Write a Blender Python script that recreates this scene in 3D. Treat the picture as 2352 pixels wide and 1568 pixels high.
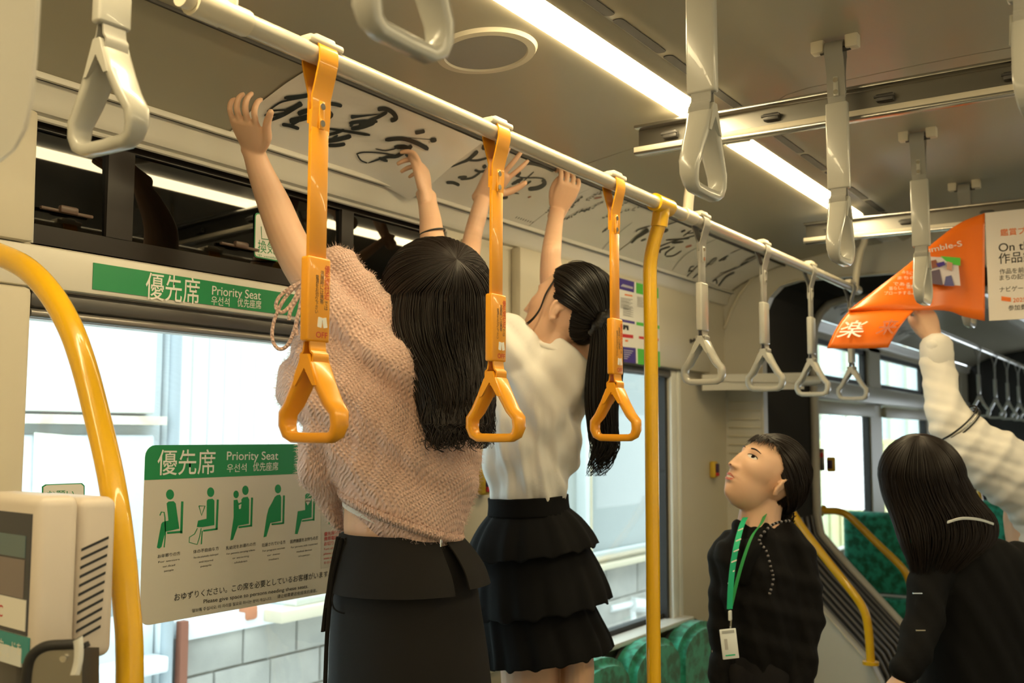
import bpy, bmesh, math, random
import numpy as np
from math import sin, cos, pi, radians, sqrt, atan2
random.seed(7); rng = np.random.default_rng(7)
for o in list(bpy.data.objects): bpy.data.objects.remove(o)
SC = bpy.context.scene; COL = SC.collection

# ---------------------------------------------------------------- camera
F_PX = 2372.6; YAW, PITCH, ROLL = np.radians([33.374, 5.222, .122]); CAM = np.array([0, 0, 1.55])
_F = np.array([cos(PITCH)*cos(YAW), cos(PITCH)*sin(YAW), sin(PITCH)])
_r = np.cross(_F, [0, 0, 1]); _r /= np.linalg.norm(_r); _u = np.cross(_r, _F)
RX = _r*cos(ROLL)+_u*sin(ROLL); RU = -_r*sin(ROLL)+_u*cos(ROLL)
FH = np.array([cos(YAW), sin(YAW), 0.]); UP = np.array([0, 0, 1.])
cam = bpy.data.cameras.new('camera'); cam.sensor_fit = 'HORIZONTAL'; cam.sensor_width = 36; cam.lens = 36*F_PX/2352
cam.clip_start = .05
cam.dof.use_dof = True; cam.dof.focus_distance = 1.75; cam.dof.aperture_fstop = 5.8
co = bpy.data.objects.new('camera', cam); COL.objects.link(co)
from mathutils import Matrix, Vector
co.matrix_world = Matrix([[RX[i], RU[i], -_F[i], CAM[i]] for i in range(3)]+[[0, 0, 0, 1]])
SC.camera = co

def at(px, py, X=None, Y=None, Z=None, D=None):
    """world point that the photograph shows at (px, py), on a plane X=, Y= or Z= or at depth D"""
    d = _F+RX*(px-1176)/F_PX-RU*(py-784)/F_PX
    t = X/d[0] if X is not None else Y/d[1] if Y is not None else (Z-CAM[2])/d[2] if Z is not None else D
    return CAM+t*d

# ---------------------------------------------------------------- world, exposure
SC.view_settings.view_transform = 'Standard'; SC.view_settings.look = 'None'
SC.view_settings.exposure = 0.0; SC.view_settings.gamma = 1; SC.view_settings.use_curve_mapping = False
W = bpy.data.worlds.new('overcast'); SC.world = W; W.use_nodes = True
bg = W.node_tree.nodes['Background']; bg.inputs[0].default_value = (.86, .95, .99, 1); bg.inputs[1].default_value = 5.5
LAMP = (1, .80, .45); LAMP_E = 34.0

# ---------------------------------------------------------------- materials
def mat(name, col, rough=.5, metal=0, noise=None, bump=None, col2=None, spec=None, emit=None, sub=0, coat=0, stretch=None, sheen=0):
    m = bpy.data.materials.new(name); m.use_nodes = True; nt = m.node_tree; b = nt.nodes['Principled BSDF']
    L = nt.links.new; N = nt.nodes.new
    b.inputs['Base Color'].default_value = (*col, 1); b.inputs['Roughness'].default_value = rough
    b.inputs['Metallic'].default_value = metal; b.inputs['Coat Weight'].default_value = coat
    b.inputs['Sheen Weight'].default_value = sheen
    if spec is not None: b.inputs['Specular IOR Level'].default_value = spec
    if sub: b.inputs['Subsurface Weight'].default_value = sub; b.inputs['Subsurface Radius'].default_value = (.01, .004, .002); b.inputs['Subsurface Scale'].default_value = .6
    if emit: b.inputs['Emission Color'].default_value = (*emit[0], 1); b.inputs['Emission Strength'].default_value = emit[1]
    tc = None
    if noise or bump:
        tc = N('ShaderNodeTexCoord').outputs['Object']
        if stretch:
            mp = N('ShaderNodeMapping'); mp.inputs['Scale'].default_value = stretch; L(tc, mp.inputs[0]); tc = mp.outputs[0]
    if noise:
        n = N('ShaderNodeTexNoise'); n.inputs['Scale'].default_value = noise[0]; n.inputs['Detail'].default_value = 4; L(tc, n.inputs[0])
        r = N('ShaderNodeValToRGB'); r.color_ramp.elements[0].position = .5-noise[1]; r.color_ramp.elements[1].position = .5+noise[1]
        r.color_ramp.elements[0].color = (*col, 1); r.color_ramp.elements[1].color = (*(col2 or col), 1)
        L(n.outputs[0], r.inputs[0]); L(r.outputs[0], b.inputs['Base Color'])
    if bump:
        n = N('ShaderNodeTexNoise'); n.inputs['Scale'].default_value = bump[0]; n.inputs['Detail'].default_value = 3; L(tc, n.inputs[0])
        bp = N('ShaderNodeBump'); bp.inputs['Strength'].default_value = bump[1]; bp.inputs['Distance'].default_value = .002
        L(n.outputs[0], bp.inputs['Height']); L(bp.outputs[0], b.inputs['Normal'])
    return m

def glassy(name, tint, t_amount, rough=.0, gloss=(1, 1, 1)):
    """pane: tinted see-through with mirror reflections by Fresnel"""
    m = bpy.data.materials.new(name); m.use_nodes = True; nt = m.node_tree; nt.nodes.clear(); N = nt.nodes.new; L = nt.links.new
    out = N('ShaderNodeOutputMaterial'); mx = N('ShaderNodeMixShader'); fr = N('ShaderNodeFresnel'); fr.inputs[0].default_value = 1.5
    g = N('ShaderNodeBsdfGlossy'); g.inputs['Roughness'].default_value = rough; g.inputs[0].default_value = (*gloss, 1)
    t = N('ShaderNodeBsdfTransparent'); t.inputs[0].default_value = (*[c*t_amount for c in tint], 1); base = t.outputs[0]
    ge = N('ShaderNodeNewGeometry'); mr = N('ShaderNodeMapRange'); mr.inputs[3].default_value = 1.5; mr.inputs[4].default_value = 1/1.5
    L(ge.outputs['Backfacing'], mr.inputs[0]); L(mr.outputs[0], fr.inputs[0])
    L(fr.outputs[0], mx.inputs[0]); L(base, mx.inputs[1]); L(g.outputs[0], mx.inputs[2]); L(mx.outputs[0], out.inputs[0])
    return m

M = {}
def defmats():
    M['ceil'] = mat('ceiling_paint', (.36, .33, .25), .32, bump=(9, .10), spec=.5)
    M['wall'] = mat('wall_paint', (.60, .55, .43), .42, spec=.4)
    M['wall2'] = mat('frame_paint', (.66, .63, .55), .35)
    M['cream'] = mat('cream_plastic', (.66, .60, .47), .4)
    M['floor'] = mat('floor_vinyl', (.12, .12, .12), .6, noise=(60, .2), col2=(.18, .18, .17))
    M['dark'] = mat('dark_rubber', (.018, .017, .016), .55)
    M['slot'] = mat('vent_dark', (.05, .045, .04), .7)
    M['shade'] = mat('shade_housing', (.10, .095, .09), .35, metal=.4)
    M['alu'] = mat('aluminium', (.48, .47, .44), .25, metal=1)
    M['steel'] = mat('brushed_steel', (.55, .53, .48), .3, metal=1, bump=(300, .05), stretch=(1, 1, .03))
    M['rail'] = mat('rail_coating', (.60, .56, .46), .22, coat=.4)
    M['yellow'] = mat('yellow_tube', (.78, .44, .008), .25, coat=.5)
    M['orange'] = mat('orange_plastic', (.80, .34, .012), .32, coat=.2)
    M['grey'] = mat('grey_plastic', (.44, .43, .38), .25, coat=.3)
    M['greyband'] = mat('grey_strap', (.30, .29, .26), .6)
    M['chrome'] = mat('chrome', (.8, .78, .72), .12, metal=1)
    M['paper'] = mat('poster_paper', (.82, .78, .72), .16, spec=.5)
    M['ink'] = mat('brush_ink', (.012, .012, .012), .35)
    M['inkgrey'] = mat('thin_ink', (.10, .09, .08), .4)
    M['seal'] = mat('red_seal', (.45, .15, .09), .5)
    M['green'] = mat('sign_green', (.012, .25, .085), .4)
    M['white'] = mat('print_white', (.80, .78, .72), .45)
    M['signwhite'] = mat('sign_grey_white', (.62, .58, .50), .45)
    M['black'] = mat('print_black', (.02, .02, .02), .5)
    M['red'] = mat('print_red', (.55, .02, .02), .5)
    M['lime'] = mat('print_lime', (.10, .52, .06), .5)
    M['violet'] = mat('print_violet', (.06, .035, .26), .5)
    M['teal'] = mat('print_teal', (.02, .27, .27), .4)
    M['pink'] = mat('print_pink', (.85, .58, .62), .6)
    M['posterorange'] = mat('poster_orange', (.82, .17, .012), .3, spec=.5)
    M['glass'] = glassy('window_glass', (.93, .97, .96), 1)
    M['tint'] = glassy('transom_glass', (.5, .55, .5), .012, .02)
    M['grille'] = mat('speaker_mesh', (.34, .32, .29), .75, bump=(900, .3))
    M['seat'] = mat('seat_moquette', (.005, .14, .075), .85, noise=(26, .10), col2=(.03, .42, .28), bump=(500, .3), sheen=.4)
    M['skin'] = mat('skin', (.68, .42, .27), .48, sub=.12, noise=(9, .3), col2=(.72, .46, .31))
    M['hair'] = mat('dark_hair', (.011, .0065, .005), .46, spec=.35)
    M['hair2'] = mat('black_hair', (.006, .0045, .004), .44, spec=.4)
    M['facade'] = mat('white_steel_sheet', (.80, .84, .86), .5, noise=(3, .3), col2=(.72, .79, .82))
    M['facade2'] = mat('cream_corrugated_sheet', (.70, .74, .71), .55, noise=(2.5, .3), col2=(.78, .80, .76), stretch=(6, 6, .4))
    M['rust'] = mat('rust', (.36, .19, .07), .9, noise=(12, .2), col2=(.62, .50, .32))
    M['pipe'] = mat('grey_pipe', (.36, .42, .46), .5)
    M['block'] = mat('concrete_block', (.30, .30, .28), .9, noise=(5, .25), col2=(.46, .45, .41), bump=(120, .6))
    M['ground'] = mat('asphalt', (.12, .12, .12), .9)
    M['badgewhite'] = mat('badge_white', (.72, .76, .76), .3)
    M['lanyard'] = mat('lanyard_green', (.01, .45, .22), .6)
    M['lamp'] = mat('lamp_diffuser', (.9, .9, .85), .5, emit=(LAMP, LAMP_E))
    M['screen'] = mat('reader_screen', (.02, .025, .04), .1)
    M['fold'] = mat('bellows_rubber', (.014, .013, .012), .6)
    M['ribgrey'] = mat('bellows_edge', (.16, .15, .14), .5)
    M['window2'] = mat('far_window_glass', (.16, .20, .19), .15)
    M['container'] = mat('weathered_container', (.52, .60, .34), .7, noise=(2.2, .18), col2=(.58, .52, .26))
    M['badgeyellow'] = mat('call_button_yellow', (.62, .40, .03), .4)
    M['plum'] = mat('call_button_dark', (.05, .015, .05), .4)

# ---------------------------------------------------------------- mesh helpers: every helper returns (verts, faces)
def obj(name, parts, m=None, parent=None, smooth=38, kind=None):
    if isinstance(parts, tuple): parts = [parts]
    V, F = [], []
    for v, f in parts:
        k = len(V); V.extend([tuple(map(float, p)) for p in v]); F.extend([[i+k for i in q] for q in f])
    me = bpy.data.meshes.new(name); me.from_pydata(V, [], F); me.update()
    if m: me.materials.append(M[m] if isinstance(m, str) else m)
    return link(name, me, parent, smooth, kind)
def link(name, me, parent=None, smooth=38, kind=None):
    if smooth:
        me.polygons.foreach_set('use_smooth', [True]*len(me.polygons))
        if smooth < 180: me.set_sharp_from_angle(angle=radians(smooth))
    o = bpy.data.objects.new(name, me); COL.objects.link(o)
    if parent:
        o.parent = parent; o.location = (0, 0, 0) if parent.parent else -Vector(parent.location)
    if kind: o['kind'] = kind
    return o
def objs(name, parts, m=None, parent=None, smooth=38):
    return [obj(name, p, m, parent, smooth) for p in parts]
def thing(name, label, cat, loc=(0, 0, 0), group=None):
    o = bpy.data.objects.new(name, None); COL.objects.link(o); o.location = [float(x) for x in loc]; o.empty_display_size = .05
    o['label'] = label; o['category'] = cat
    if group: o['group'] = group
    return o
def tag(o, label, cat, group=None):
    o['label'] = label; o['category'] = cat
    if group: o['group'] = group
    return o
def struct(name, parts, m, parent=None, smooth=38):
    o = obj(name, parts, m, parent, smooth)
    if not parent: o['kind'] = 'structure'
    return o
def dup(root, move, label=None):
    r = root.copy(); COL.objects.link(r); r.location = root.location+Vector(move)
    if label: r['label'] = label
    for ch in list(root.children):
        c = ch.copy(); COL.objects.link(c); c.parent = r
        for g in ch.children:
            d = g.copy(); COL.objects.link(d); d.parent = c
    return r
def box(c, s, bev=0, seg=2, rz=0, R=None):
    bm = bmesh.new(); bmesh.ops.create_cube(bm, size=1)
    for v in bm.verts: v.co = Vector((v.co.x*s[0], v.co.y*s[1], v.co.z*s[2]))
    if bev: bmesh.ops.bevel(bm, geom=bm.edges[:], offset=bev, segments=seg, affect='EDGES', profile=.5)
    if R is None: R = Matrix.Rotation(rz, 3, 'Z')
    V = [R @ v.co+Vector([float(x) for x in c]) for v in bm.verts]; F = [[v.index for v in f.verts] for f in bm.faces]; bm.free()
    return V, F
def bx(x0, x1, y0, y1, z0, z1, bev=0):
    return box(((x0+x1)/2, (y0+y1)/2, (z0+z1)/2), (abs(x1-x0), abs(y1-y0), abs(z1-z0)), bev)
def nrm(v):
    v = np.array(v, float); return v/(np.linalg.norm(v)+1e-12)
def frames(P, hint=None):
    P = [np.array(p, float) for p in P]; n = len(P); T = []
    for i in range(n): T.append(nrm(P[min(i+1, n-1)]-P[max(i-1, 0)]))
    h = np.array(hint if hint is not None else ((0, 0, 1) if abs(T[0][2]) < .9 else (1, 0, 0)), float)
    A = []; a = nrm(h-T[0]*(h@T[0]))
    for t in T:
        a = nrm(a-t*(a@t)); A.append((a, np.cross(t, a)))
    return P, T, A
def loft_rings(rings, caps=True, closed=False):
    n = len(rings[0]); V = [p for r in rings for p in r]; F = []
    m = len(rings)
    for i in range(m if closed else m-1):
        j = (i+1) % m
        for k in range(n):
            F.append([i*n+k, i*n+(k+1) % n, j*n+(k+1) % n, j*n+k])
    if caps and not closed: F.append(list(range(n))[::-1]); F.append([(m-1)*n+k for k in range(n)])
    return V, F
def tube(P, r, n=12, caps=True, closed=False, hint=None, flat=1.0):
    P, T, A = frames(P, hint); R = r if hasattr(r, '__len__') else [r]*len(P); rings = []
    for p, (a, b), q in zip(P, A, R):
        rings.append([p+a*q*cos(2*pi*k/n)+b*q*flat*sin(2*pi*k/n) for k in range(n)])
    return loft_rings(rings, caps, closed)
def strip(P, w, t, hint):
    """flat band along P, width w along hint, thickness t"""
    P, T, A = frames(P, hint); h = nrm(hint); W_ = w if hasattr(w, '__len__') else [w]*len(P); rings = []
    for p, tt, ww in zip(P, T, W_):
        b = np.cross(tt, h); b = nrm(b); rings.append([p+h*ww/2*sx+b*t/2*sy for sx, sy in ((1, 1), (-1, 1), (-1, -1), (1, -1))])
    return loft_rings(rings)
def spline(P, n=8, closed=False):
    P = [np.array(p, float) for p in P]; m = len(P); out = []
    for i in range(m if closed else m-1):
        g = (lambda k: P[k % m]) if closed else (lambda k: P[max(0, min(m-1, k))])
        p0, p1, p2, p3 = g(i-1), g(i), g(i+1), g(i+2)
        for k in range(n):
            t = k/n; out.append(.5*((2*p1)+(-p0+p2)*t+(2*p0-5*p1+4*p2-p3)*t*t+(-p0+3*p1-3*p2+p3)*t**3))
    if not closed: out.append(P[-1])
    return out
def sheet(fn, nu, nv, th=0, off=None):
    g = [[np.array(fn(i/nu, j/nv), float) for j in range(nv+1)] for i in range(nu+1)]
    V = [p for r in g for p in r]; w = nv+1
    F = [[i*w+j, (i+1)*w+j, (i+1)*w+j+1, i*w+j+1] for i in range(nu) for j in range(nv)]
    if th:
        N = np.zeros((len(V), 3)); A = np.array(V)
        for f in F: N[f] += np.cross(A[f[1]]-A[f[0]], A[f[3]]-A[f[0]])
        N /= np.linalg.norm(N, axis=1)[:, None]+1e-12; k = len(V)
        V = V+list(A+N*th); F2 = [[i+k for i in q] for q in F]; F = [q[::-1] for q in F]+F2
        E = [(i*w, (i+1)*w) for i in range(nu)]+[((i+1)*w+nv, i*w+nv) for i in range(nu)]+[(j+1, j) for j in range(nv)]+[(nu*w+j, nu*w+j+1) for j in range(nv)]
        F += [[a, b, b+k, a+k] for a, b in E]
    return V, F
def prism(P, d):
    """polygon P (3-D points) extruded by vector d"""
    P = [np.array(p, float) for p in P]; n = len(P); d = np.array(d, float)
    V = P+[p+d for p in P]
    return V, [list(range(n)), [n+k for k in range(n)][::-1]]+[[k, n+k, n+(k+1) % n, (k+1) % n] for k in range(n)]
def poly(P): return [tuple(p) for p in P], [list(range(len(P)))]
def rrect(w, h, r, n=5):
    out = []
    for cx, cy, a in ((w/2-r, h/2-r, 0), (-w/2+r, h/2-r, 90), (-w/2+r, -h/2+r, 180), (w/2-r, -h/2+r, 270)):
        for k in range(n+1): t = radians(a+90*k/n); out.append((cx+r*cos(t), cy+r*sin(t)))
    return out
def disc(c, r, n, t, k=16):
    """disc of thickness t facing n"""
    n = nrm(n); a = nrm(np.cross(n, (0.3, .2, 1))); b = np.cross(n, a); c = np.array(c, float)
    return prism([c+a*r*cos(2*pi*i/k)+b*r*sin(2*pi*i/k) for i in range(k)], n*t)
_cu = bpy.data.curves.new('lettering', 'FONT')
def text(body, org, xd, yd, h, width=None, m='black', parent=None, align='L', name='lettering', squeeze=None, bold=.004):
    """flat printed lettering: baseline starts (or is centred) at org, runs along xd, letters stand along yd"""
    _cu.body = body; _cu.offset = bold; o = bpy.data.objects.new('tmp', _cu); me = bpy.data.meshes.new_from_object(o); bpy.data.objects.remove(o)
    X = np.array([v.co[:] for v in me.vertices]); 
    if len(X) == 0: return None
    X[:, 0] -= X[:, 0].min(); w0 = X[:, 0].max(); s = h/.75; sx = (width/w0) if width else s*(squeeze or 1)
    if align == 'C': X[:, 0] -= w0/2
    xd = nrm(xd); yd = nrm(yd); org = np.array(org, float)
    P = org+np.outer(X[:, 0]*sx, xd)+np.outer(X[:, 1]*s, yd)
    for v, p in zip(me.vertices, P): v.co = p
    me.materials.clear(); me.materials.append(M[m] if isinstance(m, str) else m)
    return link(name, me, parent, 0)
defmats()
# ================================================================ vehicle shell
WY = 1.6; MID = .35
def mir(y): return 2*MID-y
CEIL = [(1.562, 2.143), (1.52, 2.168), (1.48, 2.188), (1.40, 2.218), (1.30, 2.245), (1.15, 2.268), (1.0, 2.282), (.957, 2.285)]
CEIL2 = [(.884, 2.285), (.862, 2.294), (.852, 2.302), (.824, 2.302), (.80, 2.309), (.75, 2.334), (.70, 2.341), (.565, 2.344), (.45, 2.347), (.35, 2.348)]
def zc(y):
    P = CEIL+CEIL2
    y = max(y, mir(y))
    for (y0, z0), (y1, z1) in zip(P, P[1:]):
        if y1 <= y <= y0: return z0+(z1-z0)*(y0-y)/(y0-y1)
    return CEIL[0][1]
def cove_hit(px, py, off=0.0):
    d = at(px, py, D=1)-CAM; t = .6; st = .05
    for k in range(300):
        p = CAM+d*t
        if p[1] > 1.565 or p[2] >= zc(p[1])-off:
            if st < .0003: return p
            t -= st; st *= .2
        t += st
    return p
floor = struct('floor', bx(-1.6, 9.6, -.95, 1.66, -.05, 0), 'floor')
roof = struct('ceiling', [bx(-1.6, 9.6, -.95, 1.66, 2.40, 2.44)], 'dark')
def ceil_panel(x0, x1, full):
    return sheet(lambda u, v: (x0+(x1-x0)*u, full[min(int(round(v*(len(full)-1))), len(full)-1)][0], full[min(int(round(v*(len(full)-1))), len(full)-1)][1]), max(2, int((x1-x0)/.15)), len(full)-1, -.004)
centre = CEIL2+[(mir(y), z) for y, z in CEIL2[::-1]][1:]
left = CEIL; right = [(mir(y), z) for y, z in CEIL[::-1]]
XB = [-1.55, .30, 2.285, 4.04]; XB2 = [4.72, 7.0, 9.5]
for B in (XB, XB2):
    for x0, x1 in zip(B, B[1:]):
        for prof in (left, centre, right):
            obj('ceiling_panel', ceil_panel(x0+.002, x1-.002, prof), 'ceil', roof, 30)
# dark line under the lamp trough and the air slots
for B in (XB[0], XB[-1]), (XB2[0], XB2[-1]):
    for y in (.9205, mir(.9205)):
        obj('lamp_trough', bx(B[0], B[1], y-.036, y+.036, 2.291, 2.297), 'wall2', roof)
for k in range(-6, 16):
    for y in (.838, mir(.838)):
        x = 1.61+.215*k
        if x > 3.9: continue
        obj('vent_slot', prism([(x+.1+a, y+b, 2.3012) for a, b in rrect(.195, .021, .009, 4)], (0, 0, -.0012)), 'slot', roof, 0)
# lamps
def lamp(x0, x1, y, label):
    t = thing('ceiling_light', label, 'light', ((x0+x1)/2, y, 2.285), 'strip lamps in the ceiling troughs')
    obj('diffuser', box(((x0+x1)/2, y, 2.284), (x1-x0, .062, .010), .003), 'lamp', t)
    objs('end_cap', [box((x0-.008, y, 2.286), (.016, .064, .010), .002), box((x1+.008, y, 2.286), (.016, .064, .010), .002)], 'wall2', t)
for k, (x0, x1) in enumerate(((-1.3, -.1), (0, 1.1), (1.22, 2.31), (2.43, 3.47))):
    ord_ = ('behind the camera', 'above the left grey strap', 'reaching to the first advert rail', 'between both advert rails')[k]
    lamp(x0, x1, .9205, 'glowing white strip lamp beside the hand rail, '+ord_)
    lamp(x0, x1, mir(.9205), 'glowing white strip lamp on the far aisle side, '+ord_)
# speaker
c = at(1116, 118, Z=2.272); t = thing('ceiling_speaker', 'round cream ceiling speaker with grey mesh face between hand rail and lamp', 'speaker', c)
def tilt(P): return [(p[0], p[1], p[2]+zc(p[1])-zc(c[1])) for p in P]
ring = []
for k in range(48):
    a = 2*pi*k/48
    for r, z in ((.098, 0), (.094, -.007), (.080, -.008), (.077, -.003)): ring.append((c[0]+r*cos(a), c[1]+r*sin(a), zc(c[1]+r*sin(a))+z))
obj('speaker_rim', (ring, [[i*4+j, ((i+1) % 48)*4+j, ((i+1) % 48)*4+j+1, i*4+j+1] for i in range(48) for j in range(3)]), 'cream', t)
obj('speaker_grille', prism([(c[0]+.078*cos(2*pi*k/48), c[1]+.078*sin(2*pi*k/48), zc(c[1]+.078*sin(2*pi*k/48))-.0045) for k in range(48)], (0, 0, .004)), 'grille', t, 0)

# ---- left wall
XW0, XW1, XP1, XQ0, XQ1 = -1.55, .975, 2.12, 2.45, 3.47
wl = struct('wall_left', [bx(XW0, 4.04, WY, WY+.06, 0, .90), bx(XW0, XW1, WY, WY+.06, .9, 2.14), bx(XP1, XQ0, WY, WY+.06, .9, 2.14), bx(XQ1, 4.04, WY, WY+.06, .9, 2.14),
    bx(XW1, XP1, WY, WY+.06, 1.79, 1.866), bx(XW1, XP1, WY, WY+.06, 2.085, 2.14), bx(XQ0, XQ1, WY, WY+.06, 1.79, 2.14)], 'wall', None, 0)
# cornice (a moulded rail under the cove)
corn = [(WY, 2.085), (WY-.012, 2.088), (WY-.020, 2.100), (WY-.022, 2.118), (WY-.030, 2.128), (WY-.034, 2.140), (WY-.028, 2.142), (WY, 2.142)]
struct('trim_1', sheet(lambda u, v: (XW0+(4.03-XW0)*u, *corn[int(round(v*7))]), 1, 7), 'wall2')
obj('cove_rail', [bx(.2, 4.03, 1.553, 1.562, 2.133, 2.1445, .002)], 'wall2', wl)
obj('upper_cove_rail', [bx(.2, 4.03, 1.337, 1.343, zc(1.34)-.0055, zc(1.34)+.002, .001)], 'slot', wl)
obj('cove_gap', [bx(.2, 4.03, 1.5622, 1.5675, 2.134, 2.150)], 'slot', wl)
obj('header_rail', [bx(.55, XP1+.02, WY-.022, WY, 1.792, 1.862, .006)], 'wall2', wl)
obj('sign_box_panel', [bx(XQ0-.03, 3.79, WY-.034, WY, 1.795, 2.084, .008)], 'wall', wl)
obj('pillar_panel', [bx(XP1+.06, XQ0-.05, WY-.008, WY, .92, 2.07, .004)], 'wall', wl)
obj('door_pillar', [bx(.60, XW1-.01, WY-.030, WY, .0, 1.79, .01)], 'wall', wl)
obj('door_pillar_top', [bx(.55, XW1-.01, WY-.026, WY, 1.864, 2.085, .008)], 'wall', wl)
# transom window
w1 = struct('window_1', [bx(XW1, XP1, WY+.022, WY+.05, 1.866, 1.906), bx(XW1, XP1, WY+.022, WY+.05, 2.070, 2.085), bx(XW1, XW1+.012, WY+.022, WY+.05, 1.906, 2.070), bx(XP1-.012, XP1, WY+.022, WY+.05, 1.906, 2.070),
     bx(1.130, 1.185, WY+.020, WY+.05, 1.906, 2.070), bx(1.745, 1.785, WY+.020, WY+.05, 1.906, 2.070)], mat('transom_frame', (.016, .012, .010), .3, spec=.3), None, 0)
for x0, x1 in ((XW1+.012, 1.13), (1.185, 1.745), (1.785, XP1-.012)):
    obj('transom_pane', prism([(x0, WY+.026, 1.906), (x1, WY+.026, 1.906), (x1, WY+.0305, 2.070), (x0, WY+.0305, 2.070)], (0, .004, 0)), 'tint', w1, 0)
obj('window_lip', tube([(XW1, WY+.004, 1.868), (XW1, WY+.004, 2.083), (XP1, WY+.004, 2.083), (XP1, WY+.004, 1.868)], .006, 8, closed=True), 'wall2', w1)
for k, x in enumerate((1.03, 1.42)):
    obj('transom_latch', [box((x+.02, WY+.018, 1.935), (.10, .008, .006), .002), box((x+.02, WY+.014, 1.938), (.035, .012, .014), .004)], mat('latch_brown', (.10, .06, .04), .4), w1)
# main window 1
w2 = struct('window_2', [bx(XW1, XW1+.012, WY+.02, WY+.055, .9, 1.757), bx(XP1-.012, XP1, WY+.02, WY+.055, .9, 1.757), bx(XW1, XP1, WY+.02, WY+.055, .9, .915), bx(XW1, XP1, WY+.02, WY+.055, 1.745, 1.79)], 'wall2', None, 0)
obj('window_pane', bx(XW1+.012, XP1-.012, WY+.032, WY+.036, .915, 1.745), 'glass', w2, 0)
obj('roller_shade', [box(((XW1+XP1)/2, WY+.006, 1.776), (XP1-XW1, .028, .030), .008), ], 'shade', w2)
obj('shade_bar', tube([(XW1+.005, WY+.004, 1.752), (XP1-.005, WY+.004, 1.752)], .0075, 10), mat('shade_bar', (.30, .28, .26), .3, metal=.5), w2)
# main window 2
w3 = struct('window_3', [bx(XQ0, XQ0+.03, WY+.02, WY+.055, .9, 1.79), bx(XQ1-.020, XQ1, WY+.006, WY+.055, .9, 1.79), bx(XQ0, XQ1, WY+.02, WY+.055, .9, .918)], 'dark', None, 0)
obj('window_pane', bx(XQ0+.03, XQ1-.02, WY+.032, WY+.036, .918, 1.77), 'glass', w3, 0)
obj('window_reveal', [bx(XQ1, XQ1+.045, WY-.012, WY, .9, 1.79, .003), bx(XQ1+.048, XQ1+.075, WY-.016, WY, .9, 1.79, .003)], mat('reveal_white', (.74, .74, .68), .35), w3)
obj('window_sill', [bx(XQ0-.03, XQ1+.08, WY-.055, WY+.02, .885, .902, .004)], mat('sill_white', (.70, .70, .64), .35), w3)
obj('roller_shade', [box(((XQ0+XQ1)/2, WY+.002, 1.777), (XQ1-XQ0, .03, .028), .008)], 'shade', w3)
# ---- other sides of the first car
wr_y = mir(WY)
wr = struct('wall_right', [bx(XW0, 4.04, wr_y-.06, wr_y, 0, .9), bx(XW0, 4.04, wr_y-.06, wr_y, 1.8, 2.14), bx(XW0, -.6, wr_y-.06, wr_y, .9, 1.8), bx(.5, .75, wr_y-.06, wr_y, .9, 1.8), bx(1.95, 2.25, wr_y-.06, wr_y, .9, 1.8), bx(3.45, 4.04, wr_y-.06, wr_y, .9, 1.8)], 'wall', None, 0)
struct('wall_back', bx(-1.62, -1.55, wr_y, WY, 0, 2.4), 'wall', None, 0)
for n, (x0, x1) in enumerate(((-.6, .5), (.75, 1.95), (2.25, 3.45))):
    struct('window_%d' % (n+6), bx(x0, x1, wr_y-.036, wr_y-.032, .9, 1.8), 'glass', None, 0)
obj('cove_rail', [bx(XW0, 4.03, mir(1.562), mir(1.553), 2.133, 2.1445)], 'wall2', wr)
struct('trim_2', sheet(lambda u, v: (XW0+(4.03-XW0)*u, mir(corn[int(round(v*7))][0]), corn[int(round(v*7))][1]), 1, 7), 'wall2')

# ---- bulkhead with the gangway opening, outline in (y, z)
half = [(1.012, 0), (1.012, .64), (1.045, .705), (1.16, .825), (1.30, .970), (1.425, 1.11), (1.440, 1.20), (1.440, 1.95), (1.432, 2.05), (1.405, 2.11), (1.36, 2.152), (1.29, 2.168)]
outl = half+[(mir(y), z) for y, z in half[::-1]]
def bulkhead(name, x, th, m):
    outer = []
    for y, z in outl:
        if z < 1.95: oy = WY+.05 if y > MID else wr_y-.05; outer.append((oy, z))
        else:
            outer.append((MID+(y-MID)*1.16 if abs(y-MID) > 1.0 else y, 2.42))
    n = len(outl); V = [(x, y, z) for y, z in outl]+[(x, y, z) for y, z in outer]+[(x+th, y, z) for y, z in outl]+[(x+th, y, z) for y, z in outer]
    F = []
    for i in range(n-1):
        F += [[i, i+1, n+i+1, n+i], [2*n+i, 3*n+i, 3*n+i+1, 2*n+i+1], [i, 2*n+i, 2*n+i+1, i+1]]
    return struct(name, (V, F), m, None, 0)
wf = bulkhead('wall_front', 4.02, .05, mat('bulkhead_paint', (.58, .55, .47), .45))
lip = [(4.012, y, z) for y, z in outl]
obj('opening_edge', tube(lip, .004, 8, hint=(1, 0, 0)), 'wall', wf, 60)
# curved fillet where the cove meets the bulkhead
fil = [(1.597, 1.991), (1.568, 2.062), (1.529, 2.131), (1.453, 2.212), (1.416, 2.235), (1.344, 2.255), (1.255, 2.262), (1.169, 2.268)]
obj('cove_fillet', tube([(4.012, y, z) for y, z in fil], .007, 8, hint=(1, 0, 0)), 'wall', wf, 60)
# perforated grille on the bulkhead: small raised bars
for k in range(13):
    obj('grille_bar', box((4.017, 1.52, 1.28+.034*k), (.006, .13, .006), .001), 'wall', wf)
bk = bulkhead('wall_front.001', 4.70, .05, mat('bulkhead_paint_2', (.60, .57, .50), .45))
obj('opening_edge', tube([(4.69, y, z) for y, z in outl], .020, 8, hint=(1, 0, 0)), 'wall2', bk, 60)
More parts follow.
